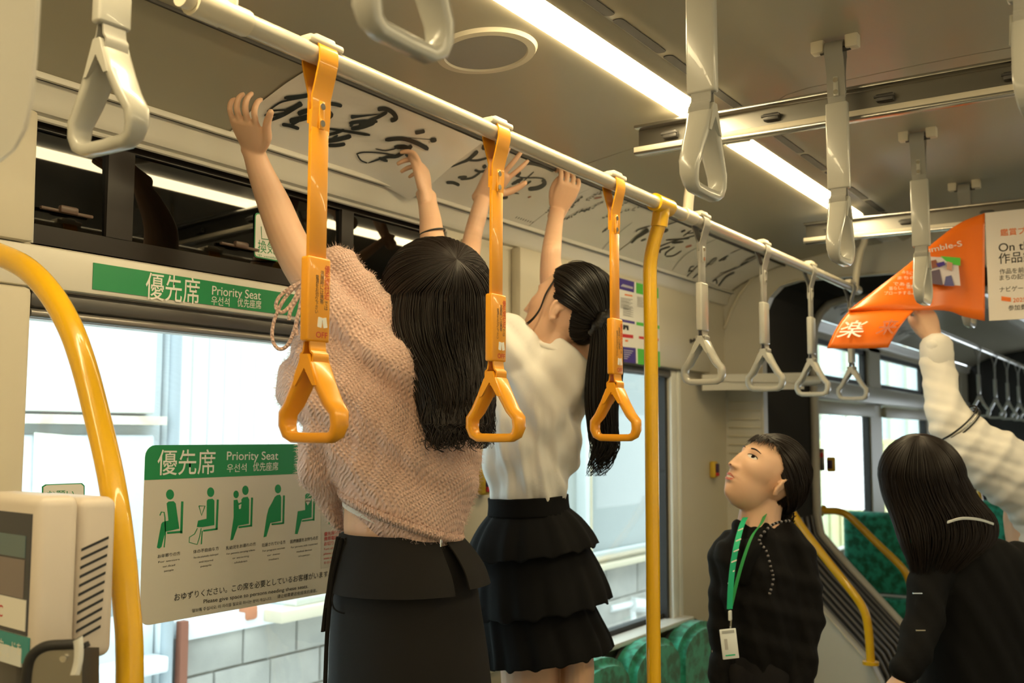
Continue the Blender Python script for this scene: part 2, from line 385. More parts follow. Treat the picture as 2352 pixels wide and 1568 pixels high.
# gangway bellows
bel = thing('gangway_bellows', 'black ribbed rubber gangway bellows joining the two cars', 'bellows', (4.38, MID, 0))
def off(d): return [(y+(d if y > MID else -d), z+(d*.5 if z > 2.0 else (d*.9 if .6 < z < 1.2 else 0))) for y, z in outl]
NF = 9; rings = []
for k in range(2*NF+1):
    x = 4.075+(4.69-4.075)*k/(2*NF); rings.append([(x, y, z) for y, z in off(.012 if k % 2 == 0 else .055)])
n = len(outl); V = [p for r in rings for p in r]
obj('bellows_skin', (V, [[i*n+k, (i+1)*n+k, (i+1)*n+k+1, i*n+k+1] for i in range(2*NF) for k in range(n-1)]), 'fold', bel, 0)
for k in range(NF+1):
    x = 4.075+(4.69-4.075)*k/NF
    
    for sl_ in (slice(0, 7), slice(-7, None)): obj('bellows_rib', tube([(x, y, z) for y, z in off(.006)[sl_]], .0065, 6, hint=(1, 0, 0)), 'ribgrey', bel, 60)
# lower walls of both bulkheads hold yellow hand rails
def handrail(name, P, label, r=.016):
    t = thing(name, label, 'handrail', P[-1]); obj('rail_tube', tube(spline(P, 6), r, 12), 'yellow', t, 60)
    obj('mounting_flange', [disc(np.array(P[-1])-np.array((0, 0, .006)), .03, (0, 0, 1), .012)], 'yellow', t)
    obj('end_flange', [disc(np.array(P[0]), .026, (0, 1, .3), .012)], 'yellow', t); return t
q = lambda px, py: at(px, py, X=3.965)
handrail('sloping_handrail', [q(1812, 1165), q(1850, 1222), q(1905, 1293), q(1955, 1356), q(1982, 1396), q(1994, 1440), q(2000, 1522)], 'yellow hand rail sloping down the near edge of the ribbed gangway')
q = lambda px, py: at(px, py, X=4.80)
handrail('sloping_handrail', [q(1893, 1173), q(1925, 1174), q(1953, 1188), q(2010, 1243), q(2065, 1296), q(2085, 1325), q(2094, 1365), q(2098, 1425)], 'thinner yellow hand rail beyond the gangway, in front of the green high-backed seats', .0165)

# ---- second car
wl2 = struct('wall_left.001', [bx(4.75, 9.5, WY, WY+.06, 0, .95), bx(4.75, 5.2, WY, WY+.06, .95, 2.14), bx(6.3, 6.56, WY, WY+.06, .95, 2.14), bx(7.85, 8.1, WY, WY+.06, .95, 2.14), bx(9.2, 9.5, WY, WY+.06, .95, 2.14), bx(5.2, 9.2, WY, WY+.06, 1.74, 1.845), bx(5.2, 9.2, WY, WY+.06, 2.06, 2.14)], 'wall', None, 0)
obj('header_rail', bx(4.76, 9.4, WY-.03, WY, 1.745, 1.84, .008), 'wall2', wl2)
for x0, x1 in ((5.2, 6.3), (6.56, 7.85), (8.1, 9.2)):
    w = struct('window_4', [bx(x0, x1, WY+.02, WY+.05, 1.845, 1.875), bx(x1-.05, x1, WY+.02, WY+.05, 1.86, 2.06), bx(x0, x0+.05, WY+.02, WY+.05, 1.86, 2.06), bx(x0, x1, WY+.02, WY+.05, 2.035, 2.06)], 'dark', None, 0)
    obj('transom_pane', bx(x0, x1, WY+.026, WY+.03, 1.86, 2.06), 'glass', w, 0)
    w = struct('window_5', [bx(x1-.03, x1, WY+.01, WY+.05, .95, 1.74), bx(x0, x0+.03, WY+.01, WY+.05, .95, 1.74)], 'dark', None, 0)
    obj('window_pane', bx(x0, x1, WY+.026, WY+.03, .95, 1.74), 'glass', w, 0)
    obj('roller_shade', box(((x0+x1)/2, WY-.012, 1.70), (x1-x0, .03, .07), .01), 'wall', w)
struct('trim_3', sheet(lambda u, v: (4.76+(9.5-4.76)*u, *corn[int(round(v*7))]), 1, 7), 'wall2')
struct('wall_right.001', [bx(4.75, 9.5, wr_y-.06, wr_y, 0, .95), bx(4.75, 9.5, wr_y-.06, wr_y, 1.74, 2.14), bx(4.75, 5.2, wr_y-.06, wr_y, .95, 1.74), bx(7.3, 7.6, wr_y-.06, wr_y, .95, 1.74)], 'wall', None, 0)
struct('wall_front.002', [bx(9.5, 9.56, wr_y, WY, 0, .9), bx(9.5, 9.56, wr_y, WY, 1.75, 2.4), bx(9.5, 9.56, .9, WY, .9, 1.75), bx(9.5, 9.56, wr_y, -.3, .9, 1.75), bx(9.5, 9.56, .30, .38, .9, 1.75)], 'dark', None, 0)

# ================================================================ hand rail with straps
RZ = 2.08; RY = 1.0
def hand_rail(x0, x1, y, z, label, posts):
    t = thing('hand_rail', label, 'rail', ((x0+x1)/2, y, z))
    obj('rail_tube', tube([(x0, y, z), (x1, y, z)], .0145, 16), 'rail', t, 60)
    obj('end_collar', tube([(x0-.012, y, z), (x0+.035, y, z)], .0185, 16), 'cream', t, 40); obj('end_plug', tube([(x0-.028, y, z), (x0-.0121, y, z)], .0135, 16), 'cream', t, 40)
    for x in posts:
        obj('support_post', tube(spline([(x, y, z), (x, y-.004, z+.05), (x, y-.02, z+.13), (x, y-.035, z+.165), (x, y-.045, zc(y-.045)+.004)], 5), .0125, 12), 'cream', t, 60)
        obj('post_collar', tube([(x-.03, y, z), (x+.03, y, z)], .0175, 14), 'cream', t, 40)
    return t
hand_rail(.815, 3.80, RY, RZ, 'long cream hand rail above the window seats, nearest car', (2.29, 3.775, .86))

def handle_loop(c, ax, wd, za, zb, w=.108):
    """pentagon grip: spread along ax, thick along wd"""
    ax = np.array(ax, float); wd = np.array(wd, float); h = za-zb; w2 = w/2-.0065
    pts = [(0, h-.009, .0185), (.009, h-.013, .0185), (.022, h-.040, .0175), (.036, h-.064, .016), (w2, .040, .0145), (w2+.001, .024, .013), (w2-.004, .012, .011), (w2-.014, .0070, .0095), (0, .0065, .009)]
    full = pts+[(-a, b, t) for a, b, t in pts[1:-1][::-1]]
    n = len(full); P = [(a, b) for a, b, _ in full]; rings = []
    for i in range(n):
        d = np.array(P[(i+1) % n])-np.array(P[i-1]); d = d/np.linalg.norm(d); nn = np.array((-d[1], d[0]))
        t = full[i][2]; q = .0074; ring = []
        for k in range(12):
            a = 2*pi*k/12; ca, sa = cos(a), sin(a); e = .45
            u = q*math.copysign(abs(ca)**e, ca); v = t*math.copysign(abs(sa)**e, sa)
            off_ = np.array(P[i])+nn*u; ring.append(np.array(c)+ax*off_[0]+np.array((0, 0, zb-c[2]+off_[1]))+wd*v)
        rings.append(ring)
    return loft_rings(rings, False, True)
def strap(x, y, kind, label, group, along='x', z0=RZ, conv=2.02, sl=(1.794, 1.677), za=1.657, zb=1.540, grip_w=.108):
    """belt wrapped over a bar that runs along `along`"""
    m, mb = ('orange', 'orange') if kind == 'orange' else ('grey', 'greyband')
    wd = np.array((1., 0, 0) if along == 'x' else (0, 1., 0)); ax = np.array((0, 1., 0) if along == 'x' else (1., 0, 0))
    c = np.array((x, y, z0)); t = thing('hanging_strap', label, 'strap', c, group); pt = lambda a, z: c+ax*a+np.array((0, 0, z-z0))
    path = [pt(.0035, conv-.04), pt(.0035, conv)]+[pt(a, z) for a, z in ((.012, conv+.03), (.0165, z0-.012), (.0165, z0+.003))]+[pt(.0165*cos(a), z0+.0165*sin(a)) for a in (.5, 1, pi/2, 2.1, 2.6)]+[pt(-.0165, z0+.003), pt(-.0165, z0-.012), pt(-.012, conv+.03), pt(-.0035, conv), pt(-.0035, conv-.02), pt(-.0012, conv-.05)]
    obj('belt_loop', strip(path, .036, .0028, wd), mb, t, 50)
    obj('belt', [box(pt(0, (conv-.03+sl[0])/2), (.034 if along == 'x' else .006, .006 if along == 'x' else .034, conv-.03-sl[0]+.02), .001)], mb, t)
    sd = (.044, .016) if along == 'x' else (.016, .044)
    obj('sleeve', box(pt(0, (sl[0]+sl[1])/2), (*sd, sl[0]-sl[1]), .0035, 3), m, t)
    lo = [pt(.004, sl[1]+.01), pt(.0065, sl[1]-.012), pt(.0115, za+.002), pt(.0095, za-.014), pt(.004, za-.0195), pt(-.004, za-.0195), pt(-.0095, za-.014), pt(-.0115, za+.002), pt(-.0065, sl[1]-.012), pt(-.004, sl[1]+.01)]
    obj('lower_loop', strip(spline(lo, 4), .030, .0026, wd), mb, t, 60)
    g = obj('grip', handle_loop(pt(0, z0), ax, wd, za, zb, grip_w), m, t, 60)
    objs('saddle_lip', [prism([pt(a, za+b)+wd*s for a, b in ((-.022, -.040), (-.006, .003), (.006, .003), (.022, -.040), (.016, -.040), (0, -.016), (-.016, -.040))], wd*.006) for s in (-.0195, .0135)], m, g, 60)
    sgn = -1
    objs('rivet', [disc(pt(sgn*.005, conv-zz)+wd*.0, .0048, ax*sgn, .003, 12) for zz in (.014, .038)], 'chrome', t)
    obj('rivet_plate', box(pt(sgn*.005, conv-.026), (.010, .002, .040) if along == 'x' else (.002, .010, .040), .0008), m, t)
    return t
def clip(t, x, y, z):
    obj('rail_clip', [box((x, y, z+.0155), (.068, .030, .011), .004), box((x, y, z+.021), (.040, .024, .010), .004)], 'cream', t)
OX = (1.027, 1.467, 1.908)
nm = ('nearest', 'middle', 'farthest')
for k, x in enumerate(OX):
    t = strap(x, RY, 'orange', 'orange strap with printed sleeve, %s of the three orange straps' % nm[k], 'orange straps on the hand rail'); clip(t, x, RY, RZ)
    xd, yd = (0, 0, -1), (1, 0, 0); yb = RY-.0083
    sl = [c for c in t.children if c.name.startswith('sleeve')][0]
    def vtext(s, dx, z, h, m, w=None):   # vertical column of upright letters
        for i, ch in enumerate(s): text(ch, (x+dx, yb, z-h*1.18*i-h), (1, 0, 0), (0, 0, 1), h, None, m, sl)
    vtext('優先席付近', .0085, 1.783, .0080, 'red'); vtext('では', .0095, 1.734, .0055, 'black')
    vtext('混雑時には携帯', .0005, 1.775, .0056, 'black'); vtext('電源をお切り下さい', -.0085, 1.768, .0050, 'black')
    objs('phone_mark', [prism([(x+a*cos(q)-b*sin(q)+ox, yb+.0003, 1.704+a*sin(q)+b*cos(q)) for a, b in rrect(.008, .014, .001, 2)], (0, -.0006, 0)) for ox, q in ((.001, -.12), (.0105, .2))], 'white', sl, 0)
    text('OFF', (x-.006, yb, 1.683), (1, 0, 0), (0, 0, 1), .0085, .022, 'red', sl)
for k, (x, wh) in enumerate(((2.371, 'first of the grey straps beyond the yellow pole'), (2.813, 'second of the grey straps beyond the yellow pole'), (3.243, 'third of the grey straps beyond the yellow pole'), (3.70, 'grip peeping out below the orange poster'))):
    t = strap(x, RY, 'grey', 'grey strap on the hand rail, '+wh, 'grey straps on the hand rail', conv=2.025, sl=(1.927, 1.808), za=1.792, zb=1.676); clip(t, x, RY, RZ)
# straps hung from ceiling brackets over the aisle
def aisle_strap(x, y, label, along='y', zb=1.888, z=None):
    z0 = (z or zc(y))-.022
    t = strap(x, y, 'grey', label, 'grey straps on ceiling brackets', along, z0, z0-.05, (zb+.325, zb+.150), zb+.130, zb, .112)
    l = (.02, .024, .03); w = np.array((1, 0, 0) if along == 'x' else (0, 1, 0))
    objs('bracket_block', [box(np.array((x, y, z0+.012))+w*s*.034, (.026, .026, .030), .004) for s in (-1, 1)], 'cream', t)
    obj('bracket_pin', tube([np.array((x, y, z0))-w*.03, np.array((x, y, z0))+w*.03], .006, 8), 'shade', t)
    return t
AY = .565
for x, l in ((.685, 'beside the round speaker'), (1.352, 'large, before the strip lamp'), (2.035, 'between the two advert rails, seen nearly edge-on'), (2.775, 'before the hand on the orange poster'), (3.43, 'before the orange and white poster')):
    aisle_strap(x, AY, 'grey strap hung from a cream ceiling bracket, '+l)
aisle_strap(1.36, .145, 'grey strap cut off by the right edge of the photo', zb=1.93)
t = strap(.715, 1.03, 'grey', 'large grey strap at top left in front of the dark transom window', 'grey straps on ceiling brackets', 'x', 2.25, 2.17, (2.10, 2.022), 2.000, 1.874, .118)

# yellow poles
t = thing('grab_pole', 'tall yellow grab pole clamped to the hand rail beside the third orange strap', 'pole', (2.144, RY, 0))
q = lambda px, py: at(px, py, X=2.144)
obj('pole_tube', tube(spline([(2.144, RY, RZ-.01), q(1520, 498), q(1505, 545), q(1494, 600), q(1493, 660), q(1495, 800), q(1499, 1250), q(1502, 1568), (2.144, q(1502, 1568)[1]-.002, 0)], 6), .016, 16), 'yellow', t, 60)
obj('rail_clamp', [tube([(2.105, RY, RZ), (2.183, RY, RZ)], .0205, 16), tube([(2.144, RY, RZ), q(1514, 520)], .0195, 14)], 'yellow', t, 40)
t = thing('grab_pole', 'thick yellow grab pole curving down from the left edge beside the priority window', 'pole', (.82, 1.08, 0))
q = lambda px, py: at(px, py, X=.82)
obj('pole_tube', tube(spline([(.82, WY, 1.835), (.82, 1.5, 1.832), q(-20, 577), q(55, 612), q(112, 668), q(158, 745), q(190, 830), q(222, 950), q(254, 1090), q(276, 1230), q(290, 1380), q(298, 1568), (.82, 1.085, .9), (.82, 1.08, .0)], 6), .0165, 18), 'yellow', t, 60)
obj('wall_flange', disc((.82, WY-.012, 1.835), .04, (0, 1, 0), .012), 'yellow', t)

# advert rails across the ceiling
def ad_rail(x, y0, y1, z, label, hang):
    t = thing('advert_rail', label, 'rail', (x, (y0+y1)/2, z))
    yc = (y0+y1)/2; L = abs(y1-y0)
    obj('upper_flange', [box((x, yc, z+.030), (.032, L, .007), .001)], 'alu', t)
    obj('web', box((x+.0115, yc, z), (.004, L, .060)), mat('web_metal', (.24, .23, .21), .35, metal=1), t)
    obj('lower_flange', [box((x-.002, yc, z-.032), (.030, L, .007), .001)], 'alu', t)
    obj('clip_strip', box((x-.0155, yc, z-.024), (.004, L, .012), .001), 'cream', t)
    for k in range(6):
        y = y0+(y1-y0)*(.06+.17*k); obj('poster_clip', [box((x+.002, y, z+.004), (.014, .034, .016), .003), tube([(x-.004, y-.02, z+.006), (x-.004, y+.02, z+.006)], .003, 6)], 'shade', t)
    for y in (y0-hang, y1+.10):
        obj('hanger', tube([(x+.012, y, z+.02), (x+.012, y, zc(y)+.002)], .006, 8), 'ceil', t)
ad_rail(2.10, 1.04, -.34, 2.225, 'aluminium advert rail crossing the ceiling, nearest of the two', .457)
ad_rail(3.33, 1.04, -.34, 2.215, 'aluminium advert rail crossing the ceiling, farther one carrying the orange poster', .362)
# ================================================================ printed things on the left wall
XD, ZD = (1, 0, 0), (0, 0, 1)
def quad(px, Y, th=.0012):      # polygon of photo points laid on the plane y = Y
    return prism([at(a, b, Y=Y) for a, b in px], (0, -th, 0))
# green header strip
Yh = WY-.0225
t = thing('priority_strip', 'long green priority seat strip on the beam above the window', 'sign', (1.45, Yh, 1.83))
z0, z1 = at(213, 664, Y=Yh)[2], at(215, 603, Y=Yh)[2]; x0 = at(213, 630, Y=Yh)[0]
obj('strip_plate', bx(x0, 1.93, Yh-.001, Yh, z0, z1), 'green', t, 0)
def line(s, pa, pb, Y, hpx, m, parent):     # lettering whose baseline runs pa..pb in the photo
    a, b = at(*pa, Y=Y), at(*pb, Y=Y); up = at(pa[0], pa[1]-hpx, Y=Y)[2]-a[2]
    return text(s, a, b-a, ZD, up, np.linalg.norm(b-a), m, parent)
line('優先席', (334, 681), (458, 694), Yh-.0016, 51, 'white', t)
line('Priority Seat', (487, 676), (599, 688), Yh-.0016, 22, 'white', t)
line('우선석', (485, 698), (527, 702), Yh-.0016, 17, 'white', t); line('优先座席', (545, 702), (600, 708), Yh-.0016, 16, 'white', t)
obj('icon_panel', [bx(1.855, 1.895, Yh-.0016, Yh-.001, z0+.006, z1-.004)], 'white', t, 0)
objs('icon_mark', [bx(1.866+.011*k, 1.873+.011*k, Yh-.002, Yh-.0016, z0+.016, z1-.014) for k in range(2)], 'red', t, 0)
# ventilation sticker on the transom glass
Yv = WY+.0262
t = thing('ventilation_sticker', 'white sticker with green lettering on the dark transom glass', 'sticker', (1.48, Yv, 1.95))
xa, xb, za, zb = at(584, 540, Y=Yv)[0], at(672, 540, Y=Yv)[0], at(584, 590, Y=Yv)[2], at(584, 487, Y=Yv)[2]
def plate(name, xa, xb, za, zb, r, Y, th, m, parent):
    return obj(name, prism([((xa+xb)/2+a, Y, (za+zb)/2+b) for a, b in rrect(xb-xa, zb-za, r, 4)], (0, -th, 0)), m, parent, 0)
plate('sticker_border', xa, xb, za, zb, .008, Yv, .0006, 'green', t); plate('sticker_face', xa+.0025, xb-.0025, za+.0025, zb-.0025, .007, Yv-.0006, .0004, 'white', t)
line('換気', (592, 577), (632, 582), Yv-.0014, 24, 'green', t); line('中 ventilation', (592, 588), (650, 597), Yv-.0014, 5, 'green', t)
obj('pictogram', tube([at(a, b, Y=Yv-.0014) for a, b in ((600, 520), (601, 548), (640, 553), (640, 525))], .0009, 6), 'green', t)

# priority seat panel on the window
Yg = WY+.0315
t = thing('priority_seat_panel', 'large white and green priority seat panel stuck on the window pane', 'sign', (1.5, Yg, 1.37))
A, B = at(333, 1022, Y=Yg), at(330, 1437, Y=Yg); xl, xr, zt, zb = 1.237, 1.815, A[2], B[2]
plate('panel_plate', xl, xr, zb, zt, .022, Yg, .0012, 'signwhite', t)
zg = at(336, 1102, Y=Yg)[2]
g = [(xl, zg)]+[(xl, zt-.022)]+[(xl+.022-.022*cos(radians(k*18)), zt-.022+.022*sin(radians(k*18))) for k in range(1, 6)]+[(xr-.022+.022*sin(radians(k*18)), zt-.022+.022*cos(radians(k*18))) for k in range(6)]+[(xr, zg)]
obj('header_band', prism([(a, Yg-.0012, b) for a, b in g], (0, -.0004, 0)), 'green', t, 0)
Yt = Yg-.0021
line('優先席', (361, 1086), (494, 1083), Yt, 48, 'white', t); line('Priority Seat', (521, 1056), (639, 1055), Yt, 21, 'white', t)
line('우선석', (521, 1083), (566, 1081), Yt, 16, 'white', t); line('优先座席', (581, 1080), (639, 1078), Yt, 16, 'white', t)
sg = lambda cx, cy: (300+cx/3.408, 1000+cy/3.408)
def sgp(P, m='green', Y=Yg-.0012): return prism([at(*sg(*p), Y=Y) for p in P], (0, -.0005, 0))
def ell(cx, cy, rx, ry, n=16): return [(cx+rx*cos(2*pi*k/n), cy-ry*sin(2*pi*k/n)) for k in range(n)]
def bar(P, w):
    out = []
    Q = [np.array(p, float) for p in P]; L_, R_ = [], []
    for i in range(len(Q)):
        d = Q[min(i+1, len(Q)-1)]-Q[max(i-1, 0)]; d /= np.linalg.norm(d); nn = np.array((-d[1], d[0]))*w/2; L_.append(Q[i]+nn); R_.append(Q[i]-nn)
    return [tuple(p) for p in L_+R_[::-1]]
PIC = {
 'elderly_pictogram': [ell(308, 461, 31, 40), [(282, 530), (296, 516), (335, 513), (352, 530), (380, 728), (272, 752), (240, 872), (222, 884), (205, 876), (240, 690), (252, 676), (296, 665)], bar([(404, 515), (396, 765)], 18), bar([(285, 762), (400, 752)], 16), bar([(228, 625), (240, 598), (262, 600), (268, 640), (272, 770), (262, 875)], 8)],
 'injured_pictogram': [ell(626, 443, 28, 38), [(596, 510), (606, 498), (640, 494), (655, 508), (655, 700), (560, 716), (518, 715), (528, 665), (594, 650)], bar([(682, 500), (672, 735)], 16), bar([(568, 745), (680, 730)], 14), bar([(560, 745), (553, 850)], 8), bar([(534, 550), (582, 550), (555, 625), (534, 550)], 7), bar([(522, 725), (500, 770), (460, 795), (458, 835), (520, 852), (540, 790), (552, 725)], 6)],
 'child_pictogram': [ell(898, 428, 25, 37), ell(825, 460, 21, 30), [(866, 500), (880, 484), (915, 478), (928, 500), (925, 690), (840, 705), (800, 815), (780, 820), (806, 640), (806, 505), (834, 500), (845, 530), (868, 520)], bar([(950, 485), (943, 712)], 15), bar([(845, 718), (945, 704)], 14)],
 'expectant_pictogram': [ell(1153, 417, 24, 35), [(1128, 480), (1145, 466), (1168, 462), (1178, 480), (1176, 668), (1094, 684), (1062, 790), (1040, 796), (1066, 625), (1080, 570), (1106, 525)], bar([(1200, 468), (1194, 690)], 14), bar([(1102, 694), (1196, 684)], 13)],
 'implant_pictogram': [ell(1388, 404, 22, 34), [(1366, 465), (1380, 452), (1408, 450), (1418, 468), (1416, 640), (1340, 655), (1306, 770), (1286, 770), (1308, 592), (1366, 582)], bar([(1438, 455), (1432, 665)], 13), bar([(1342, 668), (1434, 656)], 12)]}
for n_, ps in PIC.items(): obj(n_, [sgp(p) for p in ps], 'green', t, 0)
obj('heart_mark', [sgp(ell(1378, 505, 12, 14), Y=Yg-.0018), sgp(ell(1398, 503, 12, 14), Y=Yg-.0018), sgp([(1366, 510), (1410, 508), (1386, 545)], Y=Yg-.0018)], 'signwhite', t, 0)
obj('baby_gap', sgp([(846, 545), (866, 535), (862, 570), (848, 575)], Y=Yg-.0018), 'signwhite', t, 0)
def sline(s, cx0, cx1, cy, h, m='black', dy=None):
    dy = dy if dy is not None else -(cx1-cx0)*.15
    line(s, sg(cx0, cy), sg(cx1, cy+dy), Yt, h/3.408, m, t)
for s, x0, x1, y, ls in (('お年寄りの方', 212, 388, 958, ('For seniors', 'or frail', 'people')), ('体の不自由な方', 490, 690, 922, ('For the physically challenged', 'and injured', 'people')), ('乳幼児をお連れの方', 745, 980, 893, ('For persons carrying infants', 'or escorting', 'children')), ('妊娠されている方', 1028, 1212, 870, ('For pregnant women', 'or new', 'mothers')), ('医療機器をお持ちの方', 1250, 1468, 842, ('For persons with implanted', 'medical devices', 'such as pacemakers'))):
    sline(s, x0, x1, y, 24)
    for k, l in enumerate(ls):
        w = (x1-x0)*(.95, .55, .42)[k]; c = (x0+x1)/2; sline(l, c-w/2, c+w/2, y+40+34*k, 15)
sline('おゆずりください。この席を必要としているお客様がいます。', 342, 1560, 1290, 48, dy=-192)
sline('Please give space to persons needing these seats.', 570, 1390, 1313, 32, dy=-122)
sline('양보해 주십시오. 이 자리를 필요로 하시는 분이 계십니다.', 482, 1105, 1382, 24, dy=-98); sline('请让给需要这些座席的乘客。', 1148, 1460, 1272, 24, dy=-50)
obj('notice_patch', sgp([(1490, 600), (1720, 560), (1720, 1000), (1490, 1040)], Y=Yg-.0013), mat('notice_grey', (.52, .50, .44), .5), t, 0)
Yt -= .0004
for k, s in enumerate(('優先席付近では', '携帯電話の電源', 'お切りください')): sline(s, 1515, 1700, 785+38*k, 26, 'red')
for k, s in enumerate(('Turn off your mobile', 'phone near priority', 'seats when crowded', '우선석 주변에서는')): sline(s, 1512, 1690, 898+36*k, 17, 'red')
obj('phone_icon', sgp(bar([(1556, 630), (1556, 690), (1610, 688)], 14), Y=Yg-.0018), 'green', t, 0)
# small sticker behind the fare reader
t = thing('window_sticker', 'small green-edged white sticker low on the pane behind the fare reader', 'sticker', at(145, 1125, Y=Yg))
q = [at(*p, Y=Yg) for p in ((96, 1180), (96, 1117), (104, 1112), (188, 1109), (194, 1115), (194, 1180))]
obj('sticker_border', prism(q, (0, -.0006, 0)), 'green', t, 0); c = sum(q)/6
obj('sticker_face', prism([c+(p-c)*np.array((.94, 1, .92))-np.array((0, .0006, 0)) for p in q], (0, -.0005, 0)), 'white', t, 0)
line('お願い', (108, 1142), (170, 1140), Yg-.0015, 14, 'green', t)

# colourful route chart on the sign box panel
Ym = WY-.0345
t = thing('wall_notice_chart', 'white notice chart with green and violet headings above second window', 'poster', (3.1, Ym, 1.95))
cr = lambda cx, cy: (1300+cx/6.03, 600+cy/6.03)
def cq(P, m, n_, d=.0012): return obj(n_, prism([at(*cr(*p), Y=Ym-d+.0005) for p in P], (0, -.0005, 0)), m, t, 0)
cq([(230, 92), (1275, 372), (1302, 1468), (250, 1290)], 'white', 'chart_sheet', .0006)
for P, m in (([(230, 92), (600, 190), (600, 345), (240, 260)], 'lime'), ([(615, 195), (945, 285), (940, 432), (620, 355)], 'violet'), ([(970, 292), (1275, 372), (1280, 515), (972, 440)], 'lime'),
             ([(620, 770), (950, 835), (950, 870), (620, 805)], 'violet'), ([(975, 838), (1290, 890), (1292, 938), (975, 882)], 'lime'), ([(625, 1165), (965, 1200), (970, 1418), (630, 1370)], 'violet'), ([(990, 1205), (1298, 1250), (1302, 1465), (995, 1422)], 'lime'), ([(250, 1120), (590, 1160), (590, 1340), (255, 1290)], 'lime'),
             ([(640, 985), (930, 1020), (930, 1068), (640, 1035)], 'red'), ([(1010, 1035), (1280, 1070), (1280, 1105), (1010, 1070)], 'red'), ([(815, 450), (920, 470), (918, 488), (815, 470)], 'posterorange'), ([(820, 1085), (860, 1088), (858, 1115), (820, 1110)], 'posterorange'), ([(790, 875), (865, 890), (868, 955), (845, 955), (830, 905), (815, 945), (790, 945)], 'black')):
    cq(P, m, 'printed_block', .0011)
for k in range(9):
    y = 500+k*17; cq([(755, y), (920-25*(k % 3), y+28), (920-25*(k % 3), y+34), (755, y+6)], 'inkgrey', 'printed_line', .0011)
    y = 625+k*15; cq([(790, y), (930-30*(k % 2), y+24), (930-30*(k % 2), y+29), (790, y+5)], 'inkgrey', 'printed_line', .0011)
    y = 490+k*16; cq([(985, y), (1060+60*(k % 3), y+12+10*(k % 3)), (1060+60*(k % 3), y+17+10*(k % 3)), (985, y+5)], 'inkgrey', 'printed_line', .0011)
for k in range(5):
    y = 1225+k*28; cq([(800, y), (930-20*k, y+16-2*k), (930-20*k, y+22-2*k), (800, y+6)], 'white', 'printed_line', .0016)
for k in range(7): cq([(760+25*k, 345+6*k), (772+25*k, 348+6*k), (800+20*k, 318+6*k), (790+20*k, 316+6*k)], 'white', 'printed_line', .0016)

# call buttons
for px, py, Y, nm_ in ((1104, 1107, WY-.008, 'on the pillar between the white shirt and pink sweater'), (1633, 1078, WY, 'on the wall beyond the second window')):
    c = at(px, py, Y=Y); t = thing('call_button', 'yellow call button box '+nm_, 'button', c)
    obj('button_case', box(c-np.array((0, .012, 0)), (.038, .024, .066), .008, 3), 'badgeyellow', t)
    obj('button_face', box(c-np.array((-.002, .026, -.006)), (.026, .010, .036), .004), 'plum', t); obj('push_button', box(c-np.array((-.002, .026, .018)), (.024, .010, .014), .003), 'red', t)
c = at(1911, 1066, X=4.695); t = thing('call_button', 'small yellow call button box on the far bulkhead beyond the gangway', 'button', c)
obj('button_case', box(c-np.array((.012, 0, 0)), (.024, .038, .066), .008, 3), 'badgeyellow', t); obj('button_face', box(c-np.array((.026, -.002, 0)), (.010, .024, .040), .004), 'plum', t)
c = at(1889, 1055, X=4.695); t = thing('door_switch', 'narrow grey switch plate on the far bulkhead, left of its call button', 'switch', c)
obj('switch_plate', box(c-np.array((.004, 0, 0)), (.008, .022, .10), .002), 'steel', t); obj('switch_lamp', box(c-np.array((.01, 0, -.02)), (.006, .014, .022), .002), 'red', t)
# corner shelf and small wall things
t = thing('corner_shelf', 'cream corner shelf board on the wall under the grey straps', 'shelf', (3.86, 1.48, 1.76))
obj('shelf_board', prism([(3.70, 1.565, 1.755), (4.01, 1.27, 1.755), (4.01, 1.598, 1.755), (3.70, 1.598, 1.755)], (0, 0, .006)), 'wall2', t, 0)
obj('shelf_fascia', prism([(3.70, 1.565, 1.725), (4.01, 1.27, 1.735), (4.01, 1.27, 1.80), (3.70, 1.565, 1.785)], (.005, .005, 0)), 'wall2', t, 0)
obj('shelf_end', tube([(4.008, 1.285, 1.765), (4.008, 1.20, 1.768)], .020, 12), 'grey', t)
c = at(1586, 783, Y=WY-.034); t = thing('coat_hook', 'tiny dark screw hook on the cream panel right of the notice chart', 'hook', c)
obj('hook_peg', tube([c, c-np.array((0, .012, 0)), c-np.array((0, .018, -.008))], .005, 8), 'slot', t); obj('hook_base', disc(c, .008, (0, -1, 0), .003), 'slot', t)

# ================================================================ calligraphy sheets on the cove
def cove_pt(x, s, off=.0035):
    """s = 0 at the wall side .. 1 at the rail side"""
    y = 1.560-s*.215; return np.array((x, y, zc(y)-off))
def peel(x, s):
    if x > 1.70: k = max(0, (x-1.70)/.22); return .035*k*k*max(0, 1-abs(s-.25)*1.2)
    return 0
SHEETS = ((1.352, 1.915, 'brush-written paper sheet being held up by the woman in pink'), (1.900, 2.44, 'brush-written paper sheet under the raised hands of the woman in white'), (2.445, 2.965, 'paper sheet with small handwritten columns behind the third orange strap'), (2.97, 3.50, 'paper sheet with cursive brush writing behind the yellow grab pole'), (3.505, 3.985, 'last paper sheet with thin handwritten columns beside the bulkhead'))
sheets = []
for k, (x0, x1, lab) in enumerate(SHEETS):
    t = thing('calligraphy_sheet', lab, 'poster', cove_pt((x0+x1)/2, .5), 'calligraphy sheets along the ceiling cove')
    f = (lambda u, v: cove_pt(x0+(x1-x0)*u, v, .004+.0015*(k % 2)+(peel(x0+(x1-x0)*u, v) if k == 0 else 0)))
    obj('paper', sheet(f, 24, 14, -.0006), 'paper', t, 60); sheets.append(t)
